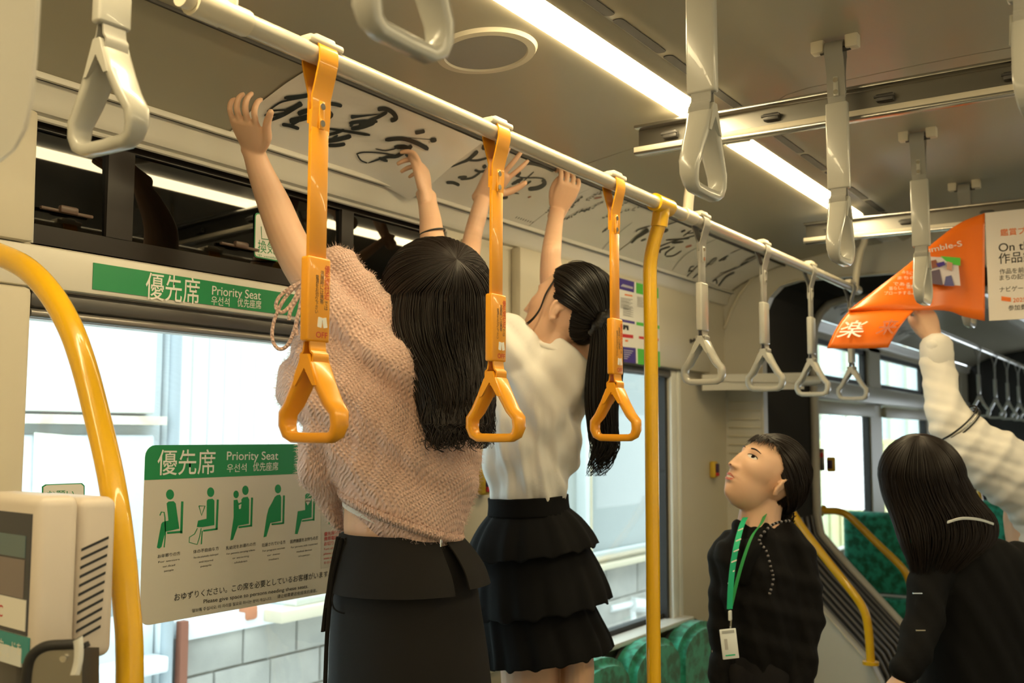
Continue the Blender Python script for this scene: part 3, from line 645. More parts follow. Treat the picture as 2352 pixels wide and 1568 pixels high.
def brush(strokes, crop, sheet_t, name='brush_writing', m='ink', k=None):
    ox, oy, sc = crop; parts = []
    for P, w in strokes:
        P = [np.array((ox+a/sc, oy+b/sc)) for a, b in P]
        if len(P) > 2: P = spline(P, 4)
        else: P = [P[0]+(P[1]-P[0])*i/4 for i in range(5)]
        n = len(P); W_ = [w]*n if not hasattr(w, '__len__') else [w[0]+(w[1]-w[0])*i/(n-1) for i in range(n)]
        pts = []; 
        L_, R_ = [], []
        for i in range(n):
            d = P[min(i+1, n-1)]-P[max(i-1, 0)]; d = d/(np.linalg.norm(d)+1e-9); nn = np.array((-d[1], d[0])); tp = .55 if i in (0, n-1) else 1
            L_.append(P[i]+nn*W_[i]/sc/2*tp); R_.append(P[i]-nn*W_[i]/sc/2*tp)
        def hit(p):
            h = cove_hit(*p, .0062)
            if k == 0: h = h-UP*peel(h[0], (1.56-h[1])/.215); return h
            return h
        V = [hit(p) for p in L_]+[hit(p) for p in R_]
        parts.append((V, [[i, i+1, n+i+1, n+i] for i in range(n-1)]))
    return obj(name, parts, m, sheet_t, 0, 'stuff')
SA = [([(700, 345), (850, 330), (950, 310)], 36), ([(560, 460), (640, 400), (720, 370), (940, 330)], 18), ([(540, 468), (640, 460), (720, 455)], 18), ([(700, 470), (800, 430), (866, 392)], (34, 56)), ([(515, 505), (640, 500), (760, 470)], 26), ([(560, 555), (700, 500), (850, 410)], 32), ([(828, 495), (890, 470), (960, 455)], 46), ([(750, 560), (850, 540), (960, 510)], 54), ([(680, 590), (760, 605), (840, 632)], 34), ([(740, 612), (860, 545)], 26), ([(1090, 395), (1170, 402), (1240, 420)], 36), ([(1090, 455), (1140, 500), (1110, 530)], 40),
 ([(935, 625), (1100, 630), (1250, 650), (1500, 690)], (14, 30)), ([(1090, 692), (1180, 670), (1260, 640)], 30), ([(1100, 745), (1200, 730), (1325, 700)], 44), ([(1110, 785), (1190, 785), (1270, 772)], 36), ([(1200, 690), (1110, 760)], 26), ([(1320, 522), (1400, 515), (1590, 495)], (44, 6)), ([(1570, 452), (1640, 445), (1710, 480), (1742, 535), (1690, 556)], 42), ([(1660, 475), (1560, 530), (1400, 592)], 34), ([(1305, 580), (1440, 562), (1570, 565)], 34), ([(1322, 630), (1430, 615), (1545, 572)], 40), ([(1315, 612), (1345, 570)], 28),
 ([(1640, 735), (1800, 722), (1930, 755), (2045, 802)], 40), ([(1920, 668), (1965, 660), (2010, 650)], 36), ([(2060, 730), (2120, 722)], 40), ([(1840, 712), (1950, 718), (2080, 724)], 6), ([(1725, 800), (1850, 790)], 40), ([(1890, 780), (1760, 870), (1640, 892), (1480, 950)], (46, 10)), ([(1825, 850), (1900, 842)], 58), ([(1372, 868), (1440, 850), (1600, 855), (1760, 872)], 14), ([(1380, 870), (1415, 925), (1475, 950)], 14), ([(1550, 818), (1640, 832), (1740, 812)], 12), ([(1580, 900), (1665, 922)], 30)]
brush(SA, (480, 140, 4.055), sheets[0], k=0)
SB = [([(180, 335), (300, 285), (400, 240), (510, 140)], (14, 52)), ([(395, 250), (510, 252), (625, 222)], 26), ([(560, 85), (615, 105)], 70), ([(270, 458), (380, 448)], 34), ([(300, 480), (440, 462), (545, 390)], 26), ([(470, 368), (540, 388), (610, 372)], 30), ([(610, 310), (570, 345)], 44), ([(130, 518), (215, 520), (290, 552)], 40),
 ([(1040, 310), (1130, 288), (1280, 325), (1415, 388)], (46, 22)), ([(960, 440), (1060, 460), (1200, 460), (1300, 470)], 18), ([(1015, 385), (980, 440)], 52), ([(1182, 390), (1060, 500)], 15), ([(1285, 480), (1312, 530), (1240, 580), (1115, 598)], 52), ([(1150, 500), (1060, 552)], 30), ([(1050, 470), (915, 542)], 40), ([(980, 480), (1012, 525)], 24), ([(810, 632), (900, 590), (1045, 580)], 38), ([(875, 632), (1005, 652)], 18), ([(805, 702), (870, 690)], 46)]
brush(SB, (1000, 320, 5.226), sheets[1])
brush([([(1110, 700), (1150, 685)], 16)], (1000, 320, 5.226), sheets[1], 'seal_mark', 'seal')
brush([([(960+28*i, 945+9*i), (985+28*i, 925+9*i)], 8) for i in range(8)], (1000, 320, 5.226), sheets[1], 'caption', 'inkgrey')
r4 = (1250, 420, 4.438); col = []
for (xa, ya), (xb, yb), n_, w in (((10, 300), (110, 200), 5, 12), ((200, 380), (420, 260), 9, 14), ((220, 290), (380, 150), 9, 12), ((400, 300), (600, 190), 10, 12), ((420, 180), (640, 60), 10, 11), ((585, 505), (680, 440), 5, 14), ((590, 350), (1050, 230), 14, 10), ((770, 230), (900, 180), 6, 10)):
    for i in range(n_):
        x = xa+(xb-xa)*i/n_+rng.normal(0, 5); y = ya+(yb-ya)*i/n_+rng.normal(0, 5)
        a = rng.uniform(-1.0, .1); L_ = rng.uniform(18, 38); col.append(([(x, y), (x+L_*cos(a), y+L_*sin(a)*.8)], w*rng.uniform(.5, 1)))
        if rng.random() < .6: col.append(([(x+6, y-10), (x+L_*.8, y-12-L_*.3)], w*.5))
brush(col, r4, sheets[2], k=None)
brush([([(510, 160), (590, 145)], 14)], r4, sheets[2], 'seal_mark', 'seal')
brush([([(590, 680), (650, 610), (760, 510), (900, 400)], 4)], r4, sheets[2], 'sheet_edge_line', 'inkgrey')
SDs = [([(890, 615), (940, 560), (1000, 520), (1060, 470)], (18, 46)), ([(940, 500), (955, 480), (1080, 438)], 12), ([(1240, 430), (1360, 392)], 12), ([(1218, 502), (1262, 470)], 34), ([(985, 592), (1040, 570)], 18), ([(1150, 662), (1300, 600), (1600, 520)], 13), ([(1240, 582), (1420, 570), (1480, 562)], 18), ([(1180, 715), (1190, 680), (1285, 648)], 20), ([(1235, 742), (1245, 708), (1330, 650)], 16), ([(1240, 748), (1320, 740), (1400, 690)], 14), ([(1395, 500), (1440, 480)], 20), ([(1415, 545), (1500, 482)], 14), ([(1300, 612), (1420, 598)], 24), ([(1450, 520), (1600, 490)], 12), ([(1520, 540), (1600, 500)], 16)]
brush(SDs, r4, sheets[3]); brush([([(1440, 655), (1505, 635)], 22)], r4, sheets[3], 'seal_mark', 'seal')
brush([([(1305, 890), (1380, 790), (1500, 690), (1780, 560)], 5)], r4, sheets[3], 'sheet_edge_line', 'inkgrey')
SE = [([(1470, 910), (1490, 860), (1530, 850)], 12), ([(1480, 895), (1520, 900)], 14), ([(1445, 965), (1560, 850), (1650, 770)], 8), ([(1515, 975), (1640, 860), (1720, 780), (1760, 760)], 9), ([(1660, 820), (1700, 830), (1760, 770)], 8), ([(1780, 800), (1880, 740)], 14), ([(1820, 790), (1860, 770)], 10), ([(1900, 720), (2010, 670)], 7), ([(1715, 1005), (1755, 985), (1760, 1030)], 12), ([(1715, 1000), (1820, 930), (2000, 850), (2200, 740)], 7), ([(1790, 920), (1880, 895), (1960, 860)], 6), ([(1780, 1052), (1850, 960), (1940, 912)], (12, 22)), ([(2000, 840), (2080, 800)], 20), ([(2050, 790), (2160, 740)], 12)]
brush(SE, r4, sheets[4])

# ================================================================ fare reader, partition at lower left
D0 = 1.16
P0 = at(86, 1165, D=D0)
sd = nrm(RX*cos(radians(50))*np.array((1, 1, 0))+FH*sin(radians(50))); fd = np.array((-sd[1], sd[0], 0.)); fd = fd*(1 if fd@RX < 0 else -1)   # side runs away to the right, front to the left
rd = thing('fare_card_reader', 'white fare card reader with dark screen at the lower left corner', 'card reader', P0)
zt_, zb_ = at(100, 1140, D=D0)[2], at(95, 1490, D=D0)[2]-.02
W1, W2 = .098, .15
Rm = Matrix([[sd[0], fd[0], 0], [sd[1], fd[1], 0], [0, 0, 1]])
def rb(s0, s1, f0, f1, z0, z1, bev=0):
    c = P0*np.array((1, 1, 0))+sd*(s0+s1)/2+fd*(f0+f1)/2+UP*(z0+z1)/2; return box(c, (s1-s0, f1-f0, z1-z0), bev, 4, R=Rm)
obj('reader_body', rb(0, W1*.5, -.004, W2, zb_, zt_, .012), mat('reader_shell', (.70, .62, .54), .4), rd)
obj('reader_back', rb(W1*.5+.0005, W1, 0, W2-.004, zb_, zt_-.004, .012), mat('reader_shell_2', (.66, .58, .50), .4), rd)
R2 = lambda s, f, z: P0*np.array((1, 1, 0))+sd*s+fd*f+UP*z
Hh = zt_-zb_
for k in range(11):     # vent slots on the side: facing -fd
    z = zt_-.050-.0102*k; a = R2(W1*.5+.004-.001*k*.3, -.0008, z-.012); b = R2(W1-.012-.0006*k, -.0008, z)
    obj('vent_slot', prism([a, b, b-UP*.0032, a-UP*.0032], -fd*.0006), 'black', rd, 0)
fx = -.0006             # front face (facing -sd)
fq = lambda f0, f1, z0, z1, d=.001: prism([R2(0, f0, z0), R2(0, f1, z0), R2(0, f1, z1), R2(0, f0, z1)], -sd*d)
obj('screen_bezel', fq(.010, W2-.012, zt_-.155, zt_-.020), 'screen', rd, 0)
obj('screen_glow', fq(.022, W2-.022, zt_-.070, zt_-.045, .0016), mat('screen_grey', (.10, .16, .17), .2), rd, 0)
obj('screen_lower', fq(.022, W2-.022, zt_-.115, zt_-.072, .0016), mat('screen_taupe', (.20, .16, .15), .2), rd, 0)
obj('printed_label', fq(.014, W2-.020, zt_-.150, zt_-.116, .0018), 'white', rd, 0)
obj('teal_frame', fq(.004, W2-.006, zb_+.005, zt_-.156, .0012), 'teal', rd, 0)
obj('touch_panel', fq(.020, W2-.02, zb_+.02, zt_-.190, .0018), 'badgewhite', rd, 0)
text('IC', R2(-.002, .085, zt_-.140), fd*-1, UP, .014, None, 'red', rd); text('カードを', R2(-.002, .075, zt_-.176), fd*-1, UP, .011, None, 'white', rd); text('タッチ', R2(-.002, .075, zt_-.186), fd*-1, UP, .007, None, 'white', rd)
obj('reader_stem', rb(.01, W1-.012, .05, .11, .5, zb_+.002, .006), 'shade', rd)
# steel partition with black edge
pt_ = thing('steel_partition', 'stainless steel seat partition with black rubber edge below the fare reader', 'partition', at(130, 1520, D=1.12))
DD = 1.10; cc = lambda px, py, d=0: at(px, py, D=DD+d)
obj('partition_plate', prism([cc(62, 1640), cc(70, 1530), cc(88, 1498), cc(125, 1486), cc(176, 1486), cc(188, 1500), cc(188, 1640)], FH*.003), 'steel', pt_, 0)
obj('rubber_edge', tube(spline([cc(56, 1640), cc(62, 1545), cc(74, 1505), cc(105, 1484), cc(150, 1480), cc(172, 1479)], 6), .0055, 10), 'dark', pt_, 60)
obj('end_return', prism([cc(186, 1486, .004), cc(228, 1486, .06), cc(228, 1640, .06), cc(186, 1640, .004)], -FH*.002), 'steel', pt_, 0)
obj('plate_screw', disc(cc(147, 1512, -.001), .0035, -FH, .003, 12), 'chrome', pt_); obj('black_clip', tube([cc(195, 1475, .01), cc(200, 1486, .01)], .004, 8), 'dark', pt_)
tp = thing('tape_strip', 'translucent white strip of tape curled over the steel partition edge', 'tape', cc(180, 1500))
obj('tape', sheet(lambda u, v: cc(168+6*sin(3*v)+22*u-8*v, 1472+78*v-12*u*(1-v), -.004-.004*sin(3*u)), 6, 8, .0006), mat('tape_white', (.80, .80, .76), .4), tp, 60)
# cream casing at the upper left
t = thing('overhead_casing', 'cream rounded casing filling the top left corner of the photo', 'casing', at(0, 150, D=.8))
def cs(px, py, d): return at(px, py, D=d)
sec = [[cs(px, py, .80+dd) for px, py in ((100-ins, -260), (97-ins, -60), (88-ins, 110), (78-ins, 230), (62-ins, 300), (35-ins*.6, 345), (0, 372-ins*.5), (-60, 396-ins*.5), (-260, 420-ins*.5), (-260, -260))] for dd, ins in ((0, 10), (.012, 2), (.05, 0), (.16, 0))]
obj('casing_shell', loft_rings(sec), 'wall2', t, 30)
obj('casing_bracket', box(at(-80, -150, D=.90)+UP*.12, (.06, .06, .30), .01), 'wall2', t)

# ================================================================ seats
def seat_back(px, py, y=1.5, w=.36):
    pass
t0 = None
sb = [2.005, 2.375, 2.745, 3.115, 3.485, 1.635, 1.265]
bench = thing('bench_seat', 'green moquette bench with scalloped back under the side windows', 'seat', (2.4, 1.35, 0))
obj('bench_base', bx(1.10, 3.90, 1.16, 1.58, .02, .36, .01), 'wall', bench)
for k, x in enumerate(sb):
    out = []
    for a in range(0, 181, 12): out.append((x+.184*cos(radians(a)), .79+.105*sin(radians(a))**.8 if a not in (0, 180) else .79))
    out += [(x-.184, .40), (x+.184, .40)]
    V, F = prism([(px_, 1.555, pz) for px_, pz in out], (0, -.075, 0)); bm = bmesh.new()
    vs = [bm.verts.new(p) for p in V]; [bm.faces.new([vs[i] for i in f]) for f in F]
    bmesh.ops.recalc_face_normals(bm, faces=bm.faces[:]); ed = [e for e in bm.edges if abs(e.verts[0].co.y-1.48) < 1e-4 and abs(e.verts[1].co.y-1.48) < 1e-4]
    bmesh.ops.bevel(bm, geom=ed, offset=.022, segments=3, affect='EDGES'); V = [tuple(v.co) for v in bm.verts]; F = [[v.index for v in f.verts] for f in bm.faces]; bm.verts.index_update()
    F = [[v.index for v in f.verts] for f in bm.faces]; bm.free()
    b = obj('seat_back', (V, F), 'seat', bench, 50)
    obj('back_piping', tube([(px_, 1.556, pz) for px_, pz in out[:-2]], .006, 6, hint=(0, 1, 0)), 'dark', bench, 60)
    obj('seat_cushion', bx(x-.184, x+.184, 1.14, 1.50, .362, .42, .025), 'seat', bench)
def high_seat(c, label, ry=0):
    t = thing('high_backed_seat', label, 'seat', (c[0], c[1], 0))
    obj('seat_back', box((c[0], c[1], c[2]-.20), (.08, .44, .40), .035, 4), 'seat', t); obj('lower_back', box((c[0]-.012, c[1], c[2]-.62), (.085, .44, .42), .03, 4), 'seat', t)
    obj('seat_cushion', box((c[0]-.24, c[1], .43), (.42, .44, .09), .03, 3), 'seat', t); obj('pedestal', box((c[0]-.2, c[1], .19), (.3, .2, .38), .01), 'shade', t)
    return t
c1 = at(1938, 1172, X=5.35); high_seat((5.35, c1[1]-.22, c1[2]), 'green high-backed seat beyond the gangway behind the thinner yellow rail')
c2 = at(2316, 1150, X=6.2); t = high_seat((6.2, c2[1]+.20, c2[2]), 'green high-backed seat half hidden by the white-shirted person'); 
q = lambda px, py: at(px, py, X=6.14)
obj('grab_handle', tube(spline([q(2252, 1150), q(2250, 1125), q(2262, 1112), q(2285, 1112)], 5), .014, 10), 'yellow', t, 60)
# far car hand rail and straps
hand_rail(4.86, 9.0, 1.0, 2.05, 'far hand rail with grey straps in the second car', (4.95, 8.9))
for k, (px, lab) in enumerate(((2243, 'first'), (2280, 'second'), (2308, 'third'), (2333, 'fourth'), (2352, 'fifth'))):
    x = at(px, 745, Y=1.0)[0]; strap(x, 1.0, 'grey', 'small grey strap in the second car, %s along its hand rail' % lab, 'grey straps in the second car', z0=2.05, conv=1.99, sl=(1.90, 1.79), za=1.775, zb=1.66)
# far ceiling sheets
for k in range(3):
    t = thing('calligraphy_sheet', 'brush-written sheet on the far cove, %s from the gangway' % ('first', 'second', 'third')[k], 'poster', (5.3+.7*k, 1.35, 2.2), 'calligraphy sheets in the second car')
    x0 = 5.0+.62*k
    obj('paper', sheet(lambda u, v: cove_pt(x0+.58*u, v, .004), 6, 10, -.0006), 'paper', t, 60)
    st = []
    for i in range(6):
        a = cove_pt(x0+.08+.09*i, .3+.1*(i % 3), .0065); b = cove_pt(x0+.12+.09*i, .55+.1*(i % 2), .0065); m_ = cove_pt(x0+.06+.09*i, .45, .0065)
        st.append(strip([a, m_, b], .022, .0006, (1, 0, 0)))
    obj('brush_writing', st, 'ink', t, 0, 'stuff')

# ================================================================ outside
ground = struct('floor.001', bx(-8, 16, 1.9, 14, -.9, -.85), 'ground')
EY = 3.3
ex = lambda px, py, Y=EY: at(px, py, Y=Y)
t = thing('storage_container', 'white steel storage container outside the priority window', 'container', (ex(220, 1000)[0], EY+.6, -.85))
xR = ex(386, 1000)[0]; xL = -3.2
obj('container_body', bx(xL, xR, EY+.05, EY+1.6, -.85, 3.6), 'facade', t, 0)
zr = ex(200, 966)[2]; zl = ex(200, 1300)[2]
obj('upper_panel', bx(xL, xR-.06, EY, EY+.05, zr+.03, 3.5, .01), 'facade', t); obj('rust_ledge', bx(xL, xR-.03, EY-.03, EY+.05, zr-.012, zr+.02), mat('rusty_ledge', (.62, .52, .38), .8, noise=(9, .2), col2=(.78, .76, .70)), t)
obj('lower_panel', bx(xL, xR-.06, EY, EY+.05, zl, zr-.05, .01), mat('pale_blue_sheet', (.66, .74, .80), .5), t)
obj('base_rail', bx(xL, xR, EY-.05, EY+.05, zl-.42, zl-.36, .01), 'facade', t); obj('base_panel', bx(xL, xR-.05, EY, EY+.05, -.85, zl-.45, .01), 'facade', t)
obj('lock_box', box(ex(246, 1350), (.06, .06, .20), .008), 'pipe', t)
nt_ = thing('paper_notice', 'faded notice with pink lettering on the white container outside', 'notice', ex(135, 1060)); Yn = EY-.003
obj('notice_sheet', quad([(78, 992), (195, 1002), (194, 1135), (74, 1130)], Yn, .001), mat('notice_paper', (.80, .84, .74), .7), nt_, 0)
for k, ch in enumerate('禁煙火'): text(ch, at(82, 1042+52*k, Y=Yn-.002), XD, ZD, .055, None, 'pink', nt_)
for k, ch in enumerate('注意'): text(ch, at(150, 1062+52*k, Y=Yn-.002), XD, ZD, .055, None, 'pink', nt_)
c = ex(398, 1000); t = thing('drain_pipe', 'grey drain pipe between the white container and corrugated wall', 'pipe', (c[0], EY, -.85))
obj('pipe_tube', tube([(c[0], EY, -.85), (c[0], EY, 3.5)], .024, 14), 'pipe', t, 60)
for z in (.4, 2.2): obj('pipe_bracket', [box((c[0], EY+.02, z), (.08, .05, .03), .004)], 'pipe', t)
t = thing('corrugated_shed', 'pale corrugated shed wall outside behind the priority panel', 'building', (ex(600, 900)[0], EY+.4, -.85))
xa, xb = ex(424, 900)[0], 4.5
obj('shed_wall', bx(xa, xb, EY+.10, EY+.9, ex(600, 1415)[2]-.022, 3.6), 'facade2', t, 0); obj('corner_post', bx(xa-.06, xa, EY+.02, EY+.9, -.85, 3.6), 'facade', t); obj('rusty_strip', bx(xa, xa+.025, EY+.07, EY+.1, ex(430, 1010)[2], ex(430, 700)[2]+.3), 'rust', t)
n_ = int((xb-xa)/.085)
for k in range(n_): obj('sheet_rib', bx(xa+.03+.085*k, xa+.075+.085*k, EY+.092, EY+.10, .55, 3.6, .003), 'facade2', t)
zl_ = ex(600, 1415)[2]
obj('roof_ledge', bx(ex(600, 1400)[0], ex(760, 1400)[0], EY-.12, EY+.1, zl_-.02, zl_+.03, .006), mat('ledge_paint', (.66, .60, .46), .7), t); obj('ledge_box', bx(ex(650, 1400)[0], ex(750, 1400)[0], EY-.08, EY+.1, zl_+.03, zl_+.15, .008), 'facade2', t); obj('clay_tile', box(ex(570, 1405), (.06, .06, .06), .012), mat('terracotta', (.50, .20, .10), .8), t)
obj('base_flashing', bx(xa+.03, 4.5, EY-.015, EY+.1, zl_-.035, zl_+.03, .004), 'facade', t)
obj('rusty_post', bx(xa-.005, xa+.03, EY-.03, EY, -.85, ex(440, 1420)[2]), mat('red_rust', (.25, .10, .06), .9), t)
def block_wall(x0, x1, y, z1, rows, bl, bh, label):
    t = thing('concrete_block_wall', label, 'wall', ((x0+x1)/2, y+.1, z1-rows*bh))
    obj('mortar_core', bx(x0, x1, y+.012, y+.2, z1-rows*bh, z1-.005), mat('mortar', (.40, .39, .36), .95), t, 0)
    for r in range(rows):
        o_ = (r % 2)*bl*.5; k = 0; x = x0-o_
        while x < x1-.02:
            a, b = max(x, x0)+.005, min(x+bl, x1)-.005
            if b-a > .03: obj('block', bx(a, b, y-.003*((k+r) % 3), y+.10, z1-(r+1)*bh+.005, z1-r*bh-.005, .004), 'block', t)
            x += bl; k += 1
    return t
block_wall(xa+.035, ex(800, 1400)[0]+.4, EY, zl_-.025, 7, .30, .155, 'grey concrete block wall outside beneath the corrugated shed')
# outside the second window
E2 = 3.5; e2 = lambda px, py: at(px, py, Y=E2)
t = thing('grey_building', 'grey building with a cream framed sash window outside the second window', 'building', (e2(1420, 1000)[0], E2+.5, -.85))
zs = e2(1440, 1290)[2]
obj('building_wall', bx(4.6, 9.3, E2+.06, E2+1.2, zs, 3.6), mat('grey_green_wall', (.36, .40, .38), .8), t, 0)
xw0, xw1, zt2 = e2(1345, 1100)[0], e2(1540, 1100)[0]+.5, e2(1400, 860)[2]
obj('sash_frame', [bx(xw0-.03, xw0+.03, E2-.02, E2+.06, zs+.05, 3.2, .006), bx(xw0+.03, xw1, E2-.02, E2+.06, zs+.05, zs+.11, .006), bx(xw0-.6, xw0-.03, E2-.01, E2+.06, zs+1.1, zs+1.16), bx(xw1, xw1+.06, E2-.02, E2+.06, zs+.05, 3.2)], mat('sash_paint', (.66, .72, .72), .6), t)
obj('sash_pane', bx(xw0+.03, xw1, E2+.02, E2+.03, zs+.11, 3.1), 'window2', t, 0)
obj('cream_strip', bx(xw0+.032, xw0+.05, E2-.025, E2+.02, zs+.11, 3.2), mat('cream_trim', (.62, .54, .36), .7), t)
obj('window_sill', bx(xw0-.05, xw1+.3, E2-.10, E2+.06, zs, zs+.04, .006), mat('sill_cream', (.62, .57, .42), .8), t); obj('gutter_line', tube([(xw0-.1, E2-.06, zs+.075), (xw1+.2, E2-.06, zs+.075)], .018, 8), mat('tan_pipe', (.48, .42, .30), .7), t)
block_wall(4.6, 9.0, E2, zs-.02, 6, .48, .22, 'pale concrete block wall below the cream framed window outside')
t = thing('water_pipe', 'white pipe stub with cap on the block wall outside', 'pipe', e2(1450, 1395))
obj('pipe_tube', tube([e2(1400, 1398), e2(1455, 1385)], .028, 10), 'badgewhite', t); obj('pipe_cap', tube([e2(1448, 1387), e2(1478, 1390)], .055, 12), 'badgewhite', t); obj('pipe_leg', tube([e2(1450, 1395), e2(1452, 1425)], .03, 10), 'badgewhite', t)
# outside the second car
E3 = 4.2; e3 = lambda px, py: at(px, py, Y=E3)
t = thing('freight_container', 'yellow-green rusty freight container seen through the second car windows', 'container', (15, E3+.6, -.85))
zc_ = e3(1950, 1010)[2]; xc0, xc1 = e3(1880, 1050)[0], e3(2140, 1050)[0]+3
obj('container_body', bx(xc0, xc1, E3+.03, E3+1.5, -.85, zc_), 'container', t, 0); obj('top_rail', bx(xc0, xc1, E3, E3+.03, zc_-.07, zc_), mat('container_rail', (.58, .60, .22), .7), t)
for k in range(int((xc1-xc0)/.5)): obj('side_rib', bx(xc0+.5*k, xc0+.5*k+.22, E3+.005, E3+.03, -.8, zc_-.08, .01), 'container', t)
t = thing('grey_warehouse', 'pale grey warehouse behind the yellow-green container', 'building', (18, E3+3, -.85))
obj('warehouse_wall', bx(9.5, 34, E3+2.5, E3+4, -.85, 7), mat('warehouse_grey', (.42, .50, .50), .7), t, 0)
for k in range(12): obj('warehouse_pilaster', bx(10+2*k, 10.25+2*k, E3+2.4, E3+2.5, -.85, 7), mat('pilaster', (.55, .56, .46), .7), t)
# unseen wall added on the other side of the tram to cut the daylight
t = thing('daylight_blocker_wall', 'unseen wall added along the far side of the tram to hold back daylight', 'wall', (3, -2.0, -.85))
obj('wall_face', bx(-7, 14, -2.3, -2.0, -.85, 4.2), mat('blocker_grey', (.30, .28, .26), .9), t, 0); obj('wall_coping', bx(-7, 14, -2.35, -1.95, 4.2, 4.3), 'pipe', t, 0)
# ================================================================ people: tools
def S(px, py, D, hw, hd, roll=0, yaw=0, e=1.0):
    """cross-section seen at (px, py) at depth D: half width hw in photo pixels, half depth hd in metres"""
    r = radians(roll); a = (RX*cos(r)+UP*sin(r)); f = FH
    if yaw: y = radians(yaw); a0 = np.array((RX[0], RX[1], 0)); a = a0*cos(y)+FH*sin(y); f = FH*cos(y)-a0*sin(y)
    return (at(px, py, D=D), a*hw*D/F_PX, f*hd, e)
def ring_of(s, n=24, wob=None):
    c, a, b, e = s; out = []
    for k in range(n):
        t = 2*pi*k/n; ct, st = cos(t), sin(t)
        out.append(c+a*math.copysign(abs(ct)**e, ct)+b*math.copysign(abs(st)**e, st))
    return out
def interp(secs, n):
    """smooth in-between sections"""
    C = spline([s[0] for s in secs], n); A = spline([s[1] for s in secs], n); B = spline([s[2] for s in secs], n)
    return [(c, a, b, secs[min(i//n, len(secs)-1)][3]) for i, (c, a, b) in enumerate(zip(C, A, B))]
def body_loft(secs, n=24, sub=4):
    q = interp(secs, sub) if sub > 1 else secs
    f, l = q[0], q[-1]; d0 = nrm(f[0]-q[1][0]); d1 = nrm(l[0]-q[-2][0]); r0 = min(np.linalg.norm(f[1]), np.linalg.norm(f[2])); r1 = min(np.linalg.norm(l[1]), np.linalg.norm(l[2]))
    pre = [(f[0]+d0*r0*.7, f[1]*.35, f[2]*.35, f[3]), (f[0]+d0*r0*.4, f[1]*.8, f[2]*.8, f[3])]; post = [(l[0]+d1*r1*.4, l[1]*.8, l[2]*.8, l[3]), (l[0]+d1*r1*.7, l[1]*.35, l[2]*.35, l[3])]
    return loft_rings([ring_of(s, n) for s in pre+q+post])
def limb(P, R, n=14, flat=1.0, hint=None, sub=4):
    P = [np.array(p, float) for p in P]; Q = spline(P, sub); Rr = np.interp(np.linspace(0, len(P)-1, len(Q)), range(len(P)), R)
    d0 = nrm(Q[0]-Q[1]); d1 = nrm(Q[-1]-Q[-2])
    Q = [Q[0]+d0*Rr[0]*.75, Q[0]+d0*Rr[0]*.45]+Q+[Q[-1]+d1*Rr[-1]*.45, Q[-1]+d1*Rr[-1]*.75]
    Rr = [Rr[0]*.5, Rr[0]*.85]+list(Rr)+[Rr[-1]*.85, Rr[-1]*.5]
    return tube(Q, Rr, n, True, False, hint, flat)
def blob(c, ax, n=16):
    """ellipsoid with axis vectors ax"""
    V, F = [], []
    for i in range(n+1):
        t = pi*i/n
        for k in range(2*n): p = 2*pi*k/(2*n); V.append(np.array(c)+ax[0]*sin(t)*cos(p)+ax[1]*sin(t)*sin(p)+ax[2]*cos(t))
    F = [[i*2*n+k, i*2*n+(k+1) % (2*n), (i+1)*2*n+(k+1) % (2*n), (i+1)*2*n+k] for i in range(n) for k in range(2*n)]
    return V, F
def fuse(name, parts, voxel, m, parent, smooth=2, post=None):
    """one continuous surface grown from overlapping closed shapes"""
    V, F = [], []
    for v, f in parts: k = len(V); V.extend([tuple(map(float, p)) for p in v]); F.extend([[i+k for i in q] for q in f])
    me = bpy.data.meshes.new('tmp'); me.from_pydata(V, [], F)
    bm = bmesh.new(); bm.from_mesh(me); bmesh.ops.recalc_face_normals(bm, faces=bm.faces[:]); bm.to_mesh(me); bm.free()
    o = bpy.data.objects.new('tmp', me); COL.objects.link(o)
    md = o.modifiers.new('r', 'REMESH'); md.mode = 'VOXEL'; md.voxel_size = voxel
    if smooth: sm = o.modifiers.new('s', 'SMOOTH'); sm.factor = .5; sm.iterations = smooth
    dg = bpy.context.evaluated_depsgraph_get(); me2 = bpy.data.meshes.new_from_object(o.evaluated_get(dg)); bpy.data.objects.remove(o); bpy.data.meshes.remove(me)
    if post:
        n = len(me2.vertices); co_ = np.zeros(n*3); me2.vertices.foreach_get('co', co_); no = np.zeros(n*3); me2.vertices.foreach_get('normal', no)
        co_ = post(co_.reshape(-1, 3), no.reshape(-1, 3)); me2.vertices.foreach_set('co', np.ascontiguousarray(co_).ravel()); me2.update()
    me2.name = name; me2.materials.clear(); me2.materials.append(M[m] if isinstance(m, str) else m)
    return link(name, me2, parent, 180)
